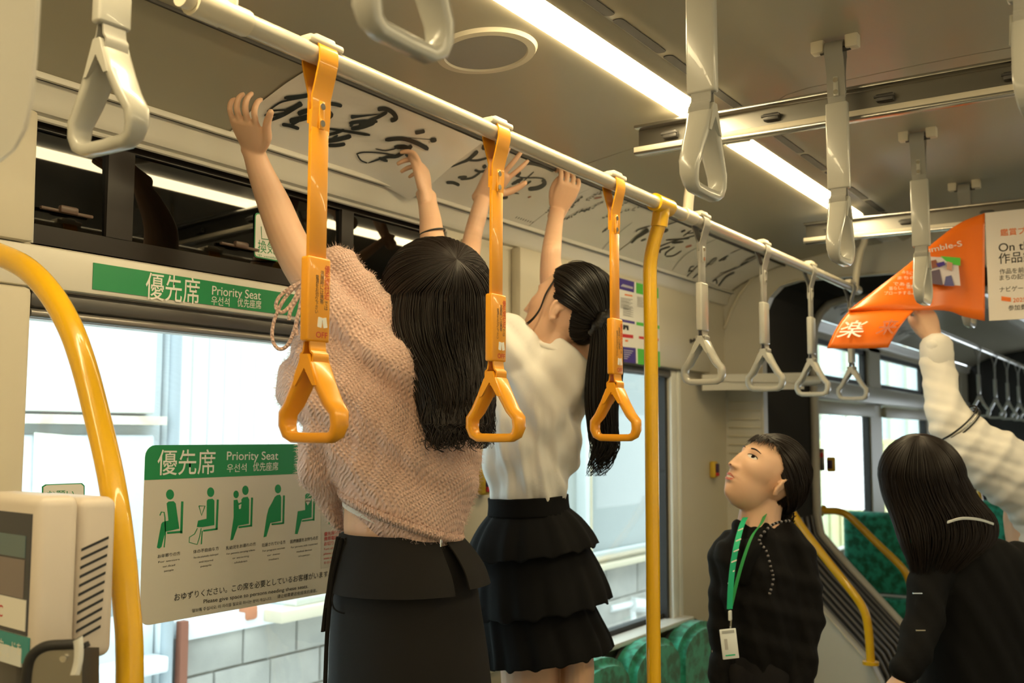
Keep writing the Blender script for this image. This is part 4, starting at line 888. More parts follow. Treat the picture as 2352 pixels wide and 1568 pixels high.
def hand(Wp, d, nv, side, curl=(.35, .5, .35), spread=.10, thumb=None, s=1.0, curls=None, tuck=0):
    """wrist Wp, d towards the knuckles, nv out of the palm, side towards the thumb; returns shapes"""
    d = nrm(d); nv = nrm(np.array(nv)-d*(d@np.array(nv))); t = np.cross(d, nv); t = t if t@np.array(side) > 0 else -t
    Wp = np.array(Wp, float); P = lambda a, b, c: Wp+d*a*s+t*b*s+nv*c*s
    out = []
    secs = [(P(-.02, 0, 0), t*.026*s, nv*.019*s, 1), (P(.0, .0, 0), t*.027*s, nv*.018*s, 1), (P(.03, .002, 0), t*.034*s, nv*.016*s, .85), (P(.06, .001, 0), t*.038*s, nv*.0145*s, .8), (P(.085, 0, 0), t*.038*s, nv*.012*s, .8)]
    out.append(body_loft(secs, 20, 3))
    for k, (b, L, r) in enumerate(((.031, .066, .0074), (.0108, .075, .0077), (-.0100, .070, .0074), (-.0295, .054, .0065))):
        cu = curls[k] if curls else curl; an = (b/.03)*spread; x = [P(.070, b*.9, 0), P(.088, b, -.001)]; a = 0; dd = d*cos(an)+t*sin(an)
        for j, f in enumerate((.44, .31, .25)):
            a += cu[j]; x.append(x[-1]+(dd*cos(a)+nv*sin(a))*L*f*s)
        out.append(limb(x, [r*1.05*s, r*1.02*s, r*s, r*.92*s, r*.76*s], 10, sub=3))
    th = thumb or ((.018, .026, .006), (.045, .050, .014), (.074, .058, .020), (.098, .054, .026))
    out.append(limb([P(*q) for q in th], [.0125*s, .0112*s, .0098*s, .0076*s], 10, sub=3))
    return out
# head: radial shape in the head's own axes (x right, y forward, z up)
def G(x, z, x0, z0, sx, sz): return np.exp(-((x-x0)/sx)**2-((z-z0)/sz)**2)
def head_r(D_):
    D_ = D_/np.linalg.norm(D_, axis=-1, keepdims=True)
    def ray(c, r):
        r = np.array(r); c = np.array(c); A = (D_/r)**2; a = A.sum(-1); b = (D_*c/r**2).sum(-1); cc = ((c/r)**2).sum()-1
        return (b+np.sqrt(np.maximum(b*b-a*cc, 0)))/a
    r1 = ray((0, -.012, .028), (.075, .094, .087)); r2 = ray((0, .022, -.046), (.052, .066, .069)); r3 = ray((0, .040, .0), (.062, .052, .062))
    p = 14; r = ((r1**p+r2**p+r3**p)/1.0)**(1/p)
    P = D_*r[..., None]; x, z = P[..., 0], P[..., 2]; f = (P[..., 1] > .02)*1.0
    ax = np.abs(x)
    nose = np.where(z > -.034, np.clip((.034-z)/.068, 0, 1)**1.25*.021, .021*np.exp(-((z+.034)/.0065)**2))*np.exp(-(x/(.0075+.0035*np.clip((.03-z)/.065, 0, 1)))**2)
    dsp = nose+.0085*G(ax, z, .0125, -.035, .006, .0065)-.0085*G(ax, z, .030, .008, .015, .010)+.0035*G(ax, z, .030, .026, .018, .007)+.004*G(ax, z, .040, -.022, .018, .018)
    dsp += .0055*G(x, z, 0, -.0585, .017, .0042)+.0062*G(x, z, 0, -.0695, .015, .0048)-.0040*G(x, z, 0, -.0640, .020, .0020)-.0025*G(x, z, 0, -.080, .014, .005)+.0070*G(x, z, 0, -.100, .016, .012)-.0018*G(x, z, 0, -.049, .0035, .006)
    dsp += .0028*G(ax, z, .031, .007, .0115, .0072)
    return r+dsp*f
class Head:
    def __init__(s, c, fwd, up, k=1.0):
        s.c = np.array(c, float); s.f = nrm(fwd); u = np.array(up, float); s.u = nrm(u-s.f*(s.f@u)); s.r = np.cross(s.f, s.u); s.k = k
        s.B = np.array([s.r, s.f, s.u])
    def w(s, p): return s.c+np.asarray(p, float)*s.k@s.B
    def shape(s, n=40):
        V, F = [], []
        T = np.linspace(0, pi, n+1); Q = np.linspace(0, 2*pi, 2*n, endpoint=False)
        D_ = np.array([[(sin(t)*cos(q), sin(t)*sin(q), cos(t)) for q in Q] for t in T]); P = D_*head_r(D_)[..., None]
        V = [s.w(p) for p in P.reshape(-1, 3)]; m = 2*n
        return V, [[i*m+k, i*m+(k+1) % m, (i+1)*m+(k+1) % m, (i+1)*m+k] for i in range(n) for k in range(m)]
    def snap(s, co_, tol=.012, zmin=-.115):
        L_ = (co_-s.c)@s.B.T/s.k; rr = np.linalg.norm(L_, axis=1); idx = np.where((rr < .16) & (L_[:, 2] > zmin) & ~((L_[:, 1] < .025) & (L_[:, 2] < -.05)) & (np.abs(L_[:, 0]) < .072))[0]
        if len(idx) == 0: return co_
        t = head_r(L_[idx]); ok = np.abs(t-rr[idx]) < tol; idx = idx[ok]; P = L_[idx]/rr[idx][:, None]*t[ok][:, None]
        co_[idx] = s.c+P*s.k@s.B; return co_
    def surf(s, x, z, lift=0):      # point of the face in front of (x, z)
        y = .09
        for _ in range(6):
            d = np.array((x, y, z)); r = head_r(d[None])[0]; p = d/np.linalg.norm(d)*r; y = max(p[1], .02)*1.0; 
            d2 = np.array((x, y, z)); 
        return s.w(p*(1+lift/np.linalg.norm(p)))
    def skull(s, p, lift): p = np.array(p, float); return s.w(nrm(p)*(float(head_r(p[None])[0])+lift))
    def patch(s, P, lift): return [s.surf(a, b, lift) for a, b in P]
    def fan(s, P, lift, centre=None):
        V = s.patch(P, lift); c = centre or (sum(p[0] for p in P)/len(P), sum(p[1] for p in P)/len(P)); V.append(s.surf(*c, lift)); n = len(P)
        return V, [[i, (i+1) % n, n] for i in range(n)]
    def ear(s, sd):
        o = s.w((sd*.071, -.012, -.012)); out = nrm(s.r*sd*.95-s.f*.28); es = .74; up = nrm(s.u-s.f*.18); fw = np.cross(up, out)
        rim = spline([o+up*a*es+fw*b*es+out*c*.45 for a, b, c in ((-.022, .008, .002), (-.030, .000, .006), (-.022, -.010, .009), (-.004, -.017, .013), (.016, -.019, .014), (.029, -.010, .011), (.030, .004, .007), (.020, .012, .003), (.008, .010, .002))], 4)
        return [tube(rim, .0046, 8), body_loft([(o-up*.019, fw*.005, out*.005, 1), (o-fw*.003+out*.003, fw*.0105, out*.0045, 1), (o+up*.015-fw*.003+out*.002, fw*.009, out*.004, 1)], 12, 3), limb([o-up*.021+out*.003, o-up*.025+out*.003], [.006, .0045], 8)]
# hair
def hair(name, parent, hc, Wd, secs, n=500, r=.0011, m='hair', wave=.004, tip=.15, k0=10, seed=1, rho=(.93, 1.03), arc=(0, 2*pi), curl_end=0, hull=True, gap=None):
    """locks start at the whorl Wd, run over the skull around hc to the ring secs[0], then down through secs"""
    rg = np.random.default_rng(seed); hc = np.array(hc, float); Wd = np.array(Wd, float)
    def over(p):
        d0, d1 = Wd-hc, p-hc; l0, l1 = np.linalg.norm(d0), np.linalg.norm(d1); d0, d1 = d0/l0, d1/l1; w = math.acos(max(-1, min(1, d0@d1))); out = []
        for i in range(k0):
            u = i/k0; a = (sin((1-u)*w)*d0+sin(u*w)*d1)/max(sin(w), 1e-6); out.append(hc+nrm(a)*(l0+(l1-l0)*u))
        return out
    Sx = interp(secs, 4) if len(secs) > 1 else secs
    parts, hp = [], []
    if hull:
        K = 40; cols = []
        for k in range(K+1):
            t = arc[0]+(arc[1]-arc[0])*k/K; p0 = Sx[0][0]+Sx[0][1]*cos(t)*.93+Sx[0][2]*sin(t)*.93
            cols.append([hc+(q-hc)*.985 for q in over(p0)]+[s[0]+s[1]*cos(t)*.9+s[2]*sin(t)*.9 for s in Sx[:max(1, int(len(Sx)*(1-tip*1.3)))]])
        nr = len(cols[0]); V = [p for c in cols for p in c]; F = [[k*nr+i, k*nr+i+1, (k+1)*nr+i+1, (k+1)*nr+i] for k in range(K) for i in range(nr-1)]
        if len(Sx) > 1 and abs(arc[1]-arc[0]-2*pi) < .01: F.append([k*nr+nr-1 for k in range(K)])
        hp.append((V, F))
        sc_ = obj(name, hp, m, parent, 180)
    for i in range(n):
        t = rg.uniform(*arc); q = rg.uniform(*rho); p0 = Sx[0][0]+(Sx[0][1]*cos(t)+Sx[0][2]*sin(t))*q; path = over(p0); m_end = int(len(Sx)*(1-tip*rg.random())); ph = rg.uniform(0, 6.28); fr = rg.uniform(.25, .5); dt = rg.normal(0, .10); am = wave*rg.uniform(.5, 1.6)
        for j, s in enumerate(Sx[:m_end]):
            u = j/max(1, len(Sx)-1); tt = t+dt*u; ce = curl_end*max(0, u-.6)
            path.append(s[0]+(s[1]*cos(tt)+s[2]*sin(tt))*q+(nrm(s[1])*sin(ph+j*fr)+nrm(s[2])*cos(ph+j*fr*.8))*(am*u+ce*sin(1.5*j+ph)))
        lift = rg.uniform(0, .001); path = [hc+(p-hc)*(1+lift/np.linalg.norm(p-hc)) if a < k0 else p for a, p in enumerate(path)]
        L_ = len(path); parts.append(tube(path, [r*(1 if a < L_*.7 else 1-.8*(a-L_*.7)/(L_*.3)) for a in range(L_)], 3, False))
    if hull: return obj(name+'_strands', parts, m, sc_, 180, 'stuff')
    return obj(name, parts, m, parent, 180, 'stuff')
HAIRLINE = ((0, .075, .088), (.022, .072, .086), (.044, .058, .074), (.064, .036, .052), (.072, .014, .030), (.075, .008, .012), (.074, -.002, .026), (.073, -.024, .030), (.071, -.044, .010), (.066, -.052, -.026), (.050, -.058, -.060), (.026, -.062, -.076), (0, -.066, -.080))
def pulled_hair(name, parent, hd, tie, n, m, seed, lift=.004, r=.0011, wisps=True):
    """hair combed from the hairline round the skull to the knot at tie"""
    rg = np.random.default_rng(seed); H = [np.array(p) for p in HAIRLINE]; ring = spline(H+[p*np.array((-1, 1, 1)) for p in H[-2:0:-1]], 6, True); K = len(ring)
    tl = hd.B@(np.asarray(tie)-hd.c)/hd.k; hc = np.array((0, -.012, .02))
    def path(p, lf, k0=18):
        d0, d1 = nrm(p-hc), nrm(tl-hc); w = math.acos(np.clip(d0@d1, -1, 1)); out = []
        for i in range(k0+1):
            u = i/k0; d = (sin((1-u)*w)*d0+sin(u*w)*d1)/max(sin(w), 1e-6); l1 = np.linalg.norm(tl-hc); q = hc+d*l1; g = q*0
            q2 = hc+d*.1; 
            for _ in range(4): q2 = hc+d*(np.linalg.norm(q2-hc)+float(head_r(q2[None])[0])-np.linalg.norm(q2))
            ls = np.linalg.norm(q2-hc)+lf+.005*sin(pi*min(1, u*1.5)); l = max(ls, ls*(1-u**3)+l1*u**3) if u > .55 else ls
            out.append(hd.w(hc+d*l))
        return out
    cols = [path(p, lift*.6) for p in ring]; nr = len(cols[0]); V = [p for c in cols for p in c]
    sc = obj(name, (V, [[k*nr+i, ((k+1) % K)*nr+i, ((k+1) % K)*nr+i+1, k*nr+i+1] for k in range(K) for i in range(nr-1)]), m, parent, 180)
    base = [path(p, lift) for p in ring]; parts = []
    for i in range(n):
        t = rg.uniform(0, K); a, b, f = base[int(t) % K], base[(int(t)+1) % K], t % 1; j0 = 0 if rg.random() < .7 else rg.integers(0, 5); o = rg.normal(0, .0011, 3); e = rg.uniform(-.001, .0022); c0 = hd.w(hc)
        P = [x*(1-f)+y*f for x, y in zip(a, b)][j0:]; P = [p+o+nrm(p-c0)*e for p in P]; parts.append(tube(P, [r*.5]+[r]*(len(P)-1), 3, False))
    obj(name+'_strands', parts, m, sc, 180, 'stuff'); return sc
def folds(defs):
    """cloth folds: list of (direction of the ridge lines' normal, wavelength, amplitude, phase, mask)"""
    def post(co_, no):
        d = np.zeros(len(co_))
        for nv, wl, am, ph, mk in defs:
            w = mk(co_) if mk else 1.0
            x = co_@np.array(nv)/wl*2*pi+ph+.9*np.sin(co_@np.array((7., 5, 9))); d += am*w*(np.sin(x)+.4*np.sin(2.1*x+1))
        return co_+no*d[:, None]
    return post
def rim(V): return V
# ================================================================ people
def depth(p): return float((np.asarray(p)-CAM)@_F)
def knit(name, col, col2):
    m = bpy.data.materials.new(name); m.use_nodes = True; nt = m.node_tree; N = nt.nodes.new; L = nt.links.new; b = nt.nodes['Principled BSDF']; b.inputs['Roughness'].default_value = .95; b.inputs['Sheen Weight'].default_value = .5; b.inputs['Sheen Tint'].default_value = (1, .85, .8, 1); b.inputs['Specular IOR Level'].default_value = .15
    tc = N('ShaderNodeTexCoord'); mp = N('ShaderNodeMapping'); mp.inputs['Rotation'].default_value = (radians(38), radians(10), radians(33)); L(tc.outputs['Object'], mp.inputs[0])
    nz = N('ShaderNodeTexNoise'); nz.inputs['Scale'].default_value = 9; L(mp.outputs[0], nz.inputs[0])
    mv = N('ShaderNodeMixRGB'); mv.blend_type = 'ADD'; mv.inputs[0].default_value = .035; L(mp.outputs[0], mv.inputs[1]); L(nz.outputs[1], mv.inputs[2])
    w1 = N('ShaderNodeTexWave'); w1.bands_direction = 'Z'; w1.inputs['Scale'].default_value = 40; w1.inputs['Distortion'].default_value = 1.2; w1.inputs['Detail Scale'].default_value = 3; L(mv.outputs[0], w1.inputs[0])
    w2 = N('ShaderNodeTexWave'); w2.bands_direction = 'X'; w2.inputs['Scale'].default_value = 50; w2.inputs['Distortion'].default_value = 1.5; L(mv.outputs[0], w2.inputs[0])
    mu = N('ShaderNodeMath'); mu.operation = 'MULTIPLY'; L(w1.outputs[1], mu.inputs[0]); L(w2.outputs[1], mu.inputs[1])
    r = N('ShaderNodeValToRGB'); r.color_ramp.elements[0].position = .02; r.color_ramp.elements[1].position = .40; r.color_ramp.elements[0].color = (*col2, 1); r.color_ramp.elements[1].color = (*col, 1); L(mu.outputs[0], r.inputs[0])
    n2 = N('ShaderNodeTexNoise'); n2.inputs['Scale'].default_value = 5; L(tc.outputs['Object'], n2.inputs[0]); mx = N('ShaderNodeMixRGB'); mx.inputs[2].default_value = (*col, 1); L(r.outputs[0], mx.inputs[1]); L(n2.outputs[0], mx.inputs[0]); L(mx.outputs[0], b.inputs['Base Color'])
    bp = N('ShaderNodeBump'); bp.inputs['Strength'].default_value = .7; bp.inputs['Distance'].default_value = .006; L(mu.outputs[0], bp.inputs['Height']); L(bp.outputs[0], b.inputs['Normal'])
    return m
M['sweater'] = knit('pink_mohair_knit', (.80, .56, .47), (.54, .31, .23)); M['fuzz'] = mat('mohair_fibre', (.82, .62, .54), .9)
M['charcoal'] = mat('charcoal_cloth', (.013, .0115, .011), .85, bump=(700, .2), spec=.25); M['blackcloth'] = mat('black_cloth', (.0045, .0045, .005), .9, bump=(500, .3), spec=.2); M['blackknit'] = mat('black_cardigan', (.005, .0046, .005), .88, bump=(260, .35), spec=.2)
M['whitetee'] = mat('white_cotton', (.84, .82, .77), .85, bump=(600, .15)); M['shirt'] = mat('white_shirt', (.78, .75, .70), .8, bump=(500, .12)); M['lip'] = mat('lip', (.55, .15, .12), .4); M['eyewhite'] = mat('eye_white', (.75, .70, .65), .2); M['iris'] = mat('iris', (.015, .008, .006), .1)
M['lace'] = mat('white_lace', (.72, .68, .62), .8, bump=(300, .8))
def feet(c, dirv):
    return limb([np.array((*c[:2], c[2]+.05))-dirv*.05, np.array((*c[:2], c[2]+.04))+dirv*.06, np.array((*c[:2], c[2]+.03))+dirv*.15], [.04, .038, .028], 12)

# ---------------------------------------------------------------- woman in the pink sweater
D1 = 2.03
p1 = thing('person', 'person in a fuzzy pink sweater and long charcoal skirt, long dark hair, both arms raised', 'person', (*at(930, 1300, D=D1)[:2], .42))
hd1 = Head(at(1003, 690, D=2.06), FH*.75+np.array((0, .25, 0))+UP*.55, UP, 1.0)
def legs(c, z0, sp, fw, hip, r=(.085, .06, .045, .05, .03)):
    out = []; rr = nrm(np.array((RX[0], RX[1], 0)))
    for s in (-1, 1):
        b = np.array((c[0], c[1], 0))+rr*s*sp
        out += [limb([b+UP*hip, b+UP*(hip*.62+z0*.38)+fw*.01, b+UP*(hip*.46+z0*.54)+fw*.02, b+UP*(hip*.3+z0*.7), b+UP*(z0+.06)], r, 16), feet((*b[:2], z0), fw)]
    return out
c1 = at(930, 1300, D=D1); hl = at(560, 300, D=2.02)
wl1 = at(582, 346, D=1.955); wr1 = at(978, 452, D=2.30)
arms1 = [body_loft([S(800, 790, 1.99, 52, .05), S(745, 690, 1.985, 46, .042, 25), S(695, 610, 1.985, 46, .040, 25), S(660, 545, 1.985, 42, .037, 22), S(630, 470, 1.99, 38, .034, 20), S(599, 395, 1.97, 30, .026, 14), S(586, 358, 1.957, 26.5, .0185, 12), S(580, 340, 1.953, 28, .018, 12)], 20, 4),
         body_loft([S(1085, 790, 2.04, 50, .045), S(1065, 690, 2.12, 42, .04), S(1025, 600, 2.20, 34, .034), S(995, 551, 2.24, 29.5, .030), S(989, 504, 2.27, 25.5, .027), S(982, 465, 2.30, 22.5, .021), S(978, 445, 2.31, 24, .019)], 20, 4)]
h1 = hand(wl1, at(560, 276, D=1.90)-wl1, FH*.9+RX*.25+UP*.1, RX, s=.82, curls=((.15, .85, .8), (.10, .75, .8), (.12, .80, .8), (.18, .85, .8)), spread=.07, thumb=((.014, .026, .002), (.045, .046, .004), (.082, .054, .006), (.116, .070, .012)))
h2 = hand(wr1, at(972, 395, D=2.32)-wr1, -RX*.85+FH*.25, -FH+RX*.3, s=.84, curls=((.35, .7, .4), (.8, .6, .4), (1.05, .5, .35), (1.25, .5, .3)), spread=.16, thumb=((.018, .022, .002), (.05, .034, .004), (.088, .030, .012), (.122, .020, .024)))
torso1 = body_loft([S(985, 775, 2.05, 45, .05), S(960, 830, 2.04, 165, .075), S(945, 920, 2.03, 175, .10), S(935, 1050, 2.03, 150, .10), S(925, 1150, 2.03, 134, .095), S(920, 1215, 2.03, 130, .10), S(928, 1300, 2.04, 128, .10), S(935, 1400, 2.05, 130, .10)], 24, 4)
neck1 = limb([hd1.w((0, -.02, -.07)), at(988, 800, D=2.05), at(980, 840, D=2.05)], [.052, .052, .06], 14)
fuse('body', [torso1, neck1, hd1.shape(24)]+arms1+h1+h2+legs(c1, .42, .062, nrm(np.array((.3, .95, 0))), c1[2]-.06, (.066, .055, .042, .046, .03)), .0027, 'skin', p1, 1, lambda c_, n_: hd1.snap(c_))
# sweater
hem = -20.5
sw = [body_loft([S(960, 705, 2.05, 75, .06), S(930, 735, 2.04, 205, .085), S(893, 800, 2.03, 232, .125), S(884, 855, 2.03, 242, .145), S(890, 950, 2.03, 232, .152, -5), S(906, 1050, 2.03, 202, .155, -9), S(914, 1115, 2.03, 176, .15, -15), S(920, 1162, 2.03, 154, .142, hem), S(921, 1180, 2.03, 146, .135, hem), S(922, 1188, 2.03, 143, .128, hem)], 40, 5),
      body_loft([S(880, 830, 2.01, 130, .11, 35), S(800, 720, 2.0, 95, .085, 32), S(757, 645, 1.995, 72, .064, 30), S(742, 618, 1.995, 66, .060, 29)], 28, 5),
      body_loft([S(1060, 800, 2.05, 80, .10), S(1075, 700, 2.08, 60, .07), S(1062, 640, 2.13, 50, .055)], 24, 4),
      body_loft([S(745, 1000, 2.0, 70, .09), S(742, 1080, 2.04, 50, .08, -8), S(753, 1150, 2.08, 32, .05, -12), S(780, 1212, 2.10, 14, .03)], 20, 4)]
dn = nrm(RX*.72+UP*.70); dn2 = nrm(RX*.95-UP*.2)
top_ = at(760, 650, D=2)
def calm(co_): return np.clip((co_[:, 2]-1.40)/.10, .1, 1)
def fall(co_): return np.clip(1.15-np.linalg.norm(co_-top_, axis=1)/.55, .25, 1)*calm(co_)
swo = fuse('sweater', sw, .0062, 'sweater', p1, 3, folds([(dn, .10, .0085, 0, fall), (nrm(RX*.5+UP*.85), .15, .007, 1.3, calm), (dn2, .05, .0022, .4, calm)]))
def fuzz(o, n, L_, parent, m):
    me = o.data; nv = len(me.polygons); idx = rng.integers(0, nv, n); parts_V, F = [], []
    for i in idx:
        p = me.polygons[int(i)]; c = np.array(p.center); nn = np.array(p.normal); d = nrm(nn*.75+rng.normal(0, .55, 3)-UP*.15); l = L_*rng.uniform(.5, 1.3); s = nrm(np.cross(d, nn+.01))*.00028; mid = c+d*l*.55+rng.normal(0, .0012, 3)
        k = len(parts_V); parts_V += [c+s, c-s, mid-s*.8, mid+s*.8, c+d*l+nn*-.001]; F += [[k, k+1, k+2, k+3], [k+3, k+2, k+4]]
    return obj('fuzz', (parts_V, F), m, parent, 180, 'stuff')
fuzz(swo, 24000, .010, swo, 'fuzz')
# ribbed hem: short ribs round the lower edge
ribs = []
for k in range(150):
    t = 2*pi*k/150
    a, b = S(921, 1172, 2.03, 151, .141, hem), S(922.5, 1193, 2.03, 144, .131, hem); pt = lambda s: s[0]+s[1]*cos(t)+s[2]*sin(t)
    ribs.append(tube([pt(a), (pt(a)+pt(b))/2+nrm(a[1]*cos(t)+a[2]*sin(t))*.005, pt(b)], .0030, 5))
obj('ribbed_hem', ribs, 'sweater', swo, 180, 'stuff')
# lace camisole peeping out, cuff bow
lace = [S(912, 1172, 2.03, 134, .117, -20), S(912, 1204, 2.03, 131, .114, -20)]
obj('lace_edge', loft_rings([[s[0]+(s[1]*cos(t)+s[2]*sin(t))*(1+(.012 if (k % 2 and j) else 0)) for k, t in enumerate(np.linspace(pi*.98, pi*1.62, 60))] for j, s in enumerate(lace)], False), 'lace', p1, 180)
lp = lambda P, d=1.93: [at(a, b, D=d) for a, b in P]
for P in ([(700, 640), (668, 668), (645, 700), (628, 742), (626, 780), (640, 801), (660, 793), (676, 757), (690, 700), (700, 650)], [(700, 645), (668, 660), (640, 684), (634, 706), (648, 717), (668, 700), (688, 665), (702, 645)], [(702, 648), (694, 690), (680, 740), (682, 770)], [(700, 648), (690, 672), (668, 712), (664, 735)]):
    obj('cuff_tie', tube(spline(lp(P), 5), .0036, 8), 'sweater', p1, 60)
obj('hair_band', tube(ring_of(S(993, 534, 2.25, 29.5, .0305, 14), 24), .0019, 6, closed=True), 'black', p1, 60)
# hair
S1 = [S(1001, 690, 2.055, 121, .118), S(998, 745, 2.04, 127, .118), S(1008, 800, 2.00, 118, .105), S(1028, 850, 1.955, 99, .085), S(1044, 905, 1.92, 87, .07), S(1050, 955, 1.895, 78, .05), S(1056, 1000, 1.885, 68, .036), S(1058, 1036, 1.88, 56, .022)]
hair('hair', p1, at(1003, 672, D=2.05), at(1048, 596, D=1.975), S1, 1500, .0011, 'hair', .008, .36, seed=3, curl_end=.016)
lk = []
rg = np.random.default_rng(5)
for k in range(46):     # loose lock at the left and curled tips
    x0, y0 = rg.normal(892, 9), 770; ex_, ey = rg.normal(915, 10), rg.uniform(800, 842)
    lk.append(tube(spline([at(x0-4, 700, D=1.99), at(x0, y0, D=1.97), at((x0+ex_)/2-3, (y0+ey)/2+6, D=1.95), at(ex_, ey, D=1.94)], 4), [.0013]*9+[.001]*3+[.0004], 3, False))
for k in range(120):
    x0 = rg.uniform(978, 1122); y1 = rg.uniform(985, 1040); s_ = rg.choice((-1, 1)); w_ = rg.uniform(8, 26)
    lk.append(tube(spline([at(x0, 845, D=1.905), at(x0+rg.normal(0, 5), 905, D=1.862), at(x0-w_*s_*.3, 945, D=1.843), at(x0-w_*s_*.5, 972, D=1.836), at(x0+w_*s_*.3, y1-14, D=1.83), at(x0-w_*s_*.7, y1, D=1.835)], 4), [.0012]*17+[.0009]*3+[.0004], 3, False))
obj('loose_locks', lk, 'hair', p1, 180, 'stuff')
# skirt with folded-over waist, ties, zip
SK = [S(916, 1222, 2.03, 132, .112), S(922, 1260, 2.035, 146, .122), S(929, 1310, 2.04, 159, .132), S(932, 1360, 2.045, 167, .138), S(935, 1420, 2.05, 174, .142), S(939, 1500, 2.05, 182, .146), S(942, 1580, 2.05, 188, .15), S(950, 1900, 2.05, 215, .17), S(955, 2230, 2.06, 240, .19)]
sko = obj('skirt', loft_rings([ring_of(s, 48) for s in interp(SK, 4)]), 'charcoal', p1, 180)
fl = interp([S(917, 1221, 2.03, 136, .117), S(923, 1262, 2.03, 152, .130), S(930, 1310, 2.03, 169, .143), S(932, 1349, 2.03, 178, .152)], 5)
def arcs(secs, t0, t1, n, k=1.0): return sheet(lambda u, v: (lambda s, t: s[0]+(s[1]*cos(t)+s[2]*sin(t))*k)(secs[min(int(round(v*(len(secs)-1))), len(secs)-1)], t0+(t1-t0)*u), n, len(secs)-1, .003)
obj('waist_flap', arcs(fl, pi*1.06, pi*1.74, 30), 'charcoal', sko, 50)
fl2 = interp([S(925, 1226, 2.03, 136, .122), S(938, 1262, 2.03, 154, .134), S(950, 1300, 2.03, 166, .147), S(956, 1336, 2.03, 172, .155)], 5)
obj('waist_flap', arcs(fl2, pi*1.77, pi*1.98, 10), 'charcoal', sko, 50)
obj('zip_pull', box(at(1013, 1247, D=1.905), (.004, .003, .014), .001), 'chrome', sko)
for P, r in (([(778, 1232), (766, 1290), (757, 1345), (752, 1395)], .007), ([(786, 1235), (770, 1300), (752, 1370), (742, 1450)], .006), ([(783, 1240), (764, 1330), (752, 1450), (747, 1568), (745, 1640)], .006), ([(792, 1235), (808, 1280), (822, 1340), (820, 1390), (795, 1408), (768, 1398), (763, 1370), (775, 1350), (800, 1342), (815, 1352)], .0042)):
    obj('waist_tie', tube(spline(lp(P, 1.955), 5), r, 8, flat=.4), 'charcoal', sko, 60)

# ---------------------------------------------------------------- woman in the white T-shirt
p2 = thing('person', 'person in a white T-shirt and black tiered skirt, black ponytail, reaching up to the cove', 'person', (*at(1220, 1200, D=2.38)[:2], .42))
hd2 = Head(at(1304, 716, D=2.40), -RX*.76+FH*.46+UP*.42, UP*1.0+RX*.35, .98)
wl = cove_hit(1150, 400); dL = depth(wl)-.035; wr = cove_hit(1305, 430); dR = depth(wr)-.04
dL, dR = 2.535, 2.70; wl2_, wr2_ = at(1110, 447, D=dL-.03), at(1281, 487, D=dR-.03)
arms2 = [body_loft([S(1175, 830, 2.36, 50, .05), S(1110, 740, 2.37, 44, .043, 20), S(1066, 650, 2.40, 34, .036, 8), S(1072, 610, 2.41, 28, .032, -8), S(1080, 577, 2.42, 24, .030, -12), S(1088, 533, (2.42+dL)/2, 21, .026, -14), S(1100, 489, dL-.05, 20, .022, -16), S(1109, 455, dL-.03, 17.5, .0185, -16)], 20, 4),
         body_loft([S(1325, 830, 2.40, 50, .05), S(1300, 740, 2.47, 42, .043), S(1272, 660, 2.50, 31, .036), S(1265, 607, 2.50, 24.5, .031), S(1268, 563, 2.51, 22, .028), S(1275, 510, (2.5+dR)/2, 18.5, .022, -6), S(1280, 480, dR-.03, 17.5, .0185, -10)], 20, 4)]
h3 = hand(wl2_, at(1150, 392, D=dL-.065)-wl2_, FH*.7+UP*.6, RX-UP*.4, s=.86, curls=((.12, .2, .15), (.05, .15, .1), (.05, .15, .1), (.1, .2, .1)), spread=.30, thumb=((.015, .024, .004), (.040, .052, .006), (.066, .070, .008), (.092, .080, .010)))
h4 = hand(wr2_, at(1305, 430, D=dR-.05)-wr2_, FH*.7+UP*.3-RX*.3, -RX+UP*.3, s=.88, curls=((.55, 1.0, .6), (.6, 1.0, .6), (.7, 1.0, .6), (.8, 1.0, .6)), spread=.12, thumb=((.018, .022, .004), (.05, .035, .012), (.08, .030, .024), (.10, .014, .034)))
c2_ = at(1228, 1250, D=2.40)
torso2 = body_loft([S(1262, 800, 2.40, 40, .045), S(1245, 860, 2.40, 95, .065), S(1230, 940, 2.39, 110, .09), S(1218, 1060, 2.385, 88, .08), S(1214, 1150, 2.385, 82, .08), S(1226, 1260, 2.39, 110, .10), S(1245, 1370, 2.40, 122, .105)], 24, 4)
neck2 = body_loft([S(1282, 760, 2.40, 44, .045), S(1266, 800, 2.40, 44, .048), S(1258, 840, 2.40, 60, .06)], 18, 4)
thigh = []
for x0, x1, hw in ((1215, 1222, 67), (1325, 1330, 38)):
    thigh.append(body_loft([S(x0-8, 1400, 2.40, hw, .075), S(x0, 1500, 2.40, hw, .072), S(x1-4, 1568, 2.40, hw, .066), S(x1-8, 1760, 2.41, hw*.72, .055), S(x1-8, 1850, 2.41, hw*.65, .05), S(x1-8, 2020, 2.40, hw*.55, .045)], 20, 4))
ft = nrm(np.array((.2, .95, 0))); bz = at(1270, 1850, D=2.40)
fuse('body', [torso2, neck2, hd2.shape(30)]+hd2.ear(-1)+hd2.ear(1)+arms2+h3+h4+thigh+[feet((*at(x, 2000, D=2.4)[:2], .42), ft) for x in (1210, 1322)], .0027, 'skin', p2, 1, lambda c_, n_: hd2.snap(c_))
TE = [S(1268, 800, 2.405, 62, .06, 8), S(1252, 828, 2.40, 112, .085, 4), S(1240, 860, 2.395, 122, .105), S(1236, 910, 2.39, 122, .115), S(1228, 970, 2.385, 118, .12), S(1220, 1040, 2.385, 108, .118), S(1214, 1095, 2.385, 98, .112), S(1212, 1136, 2.385, 85, .10), S(1213, 1156, 2.385, 80, .092)]
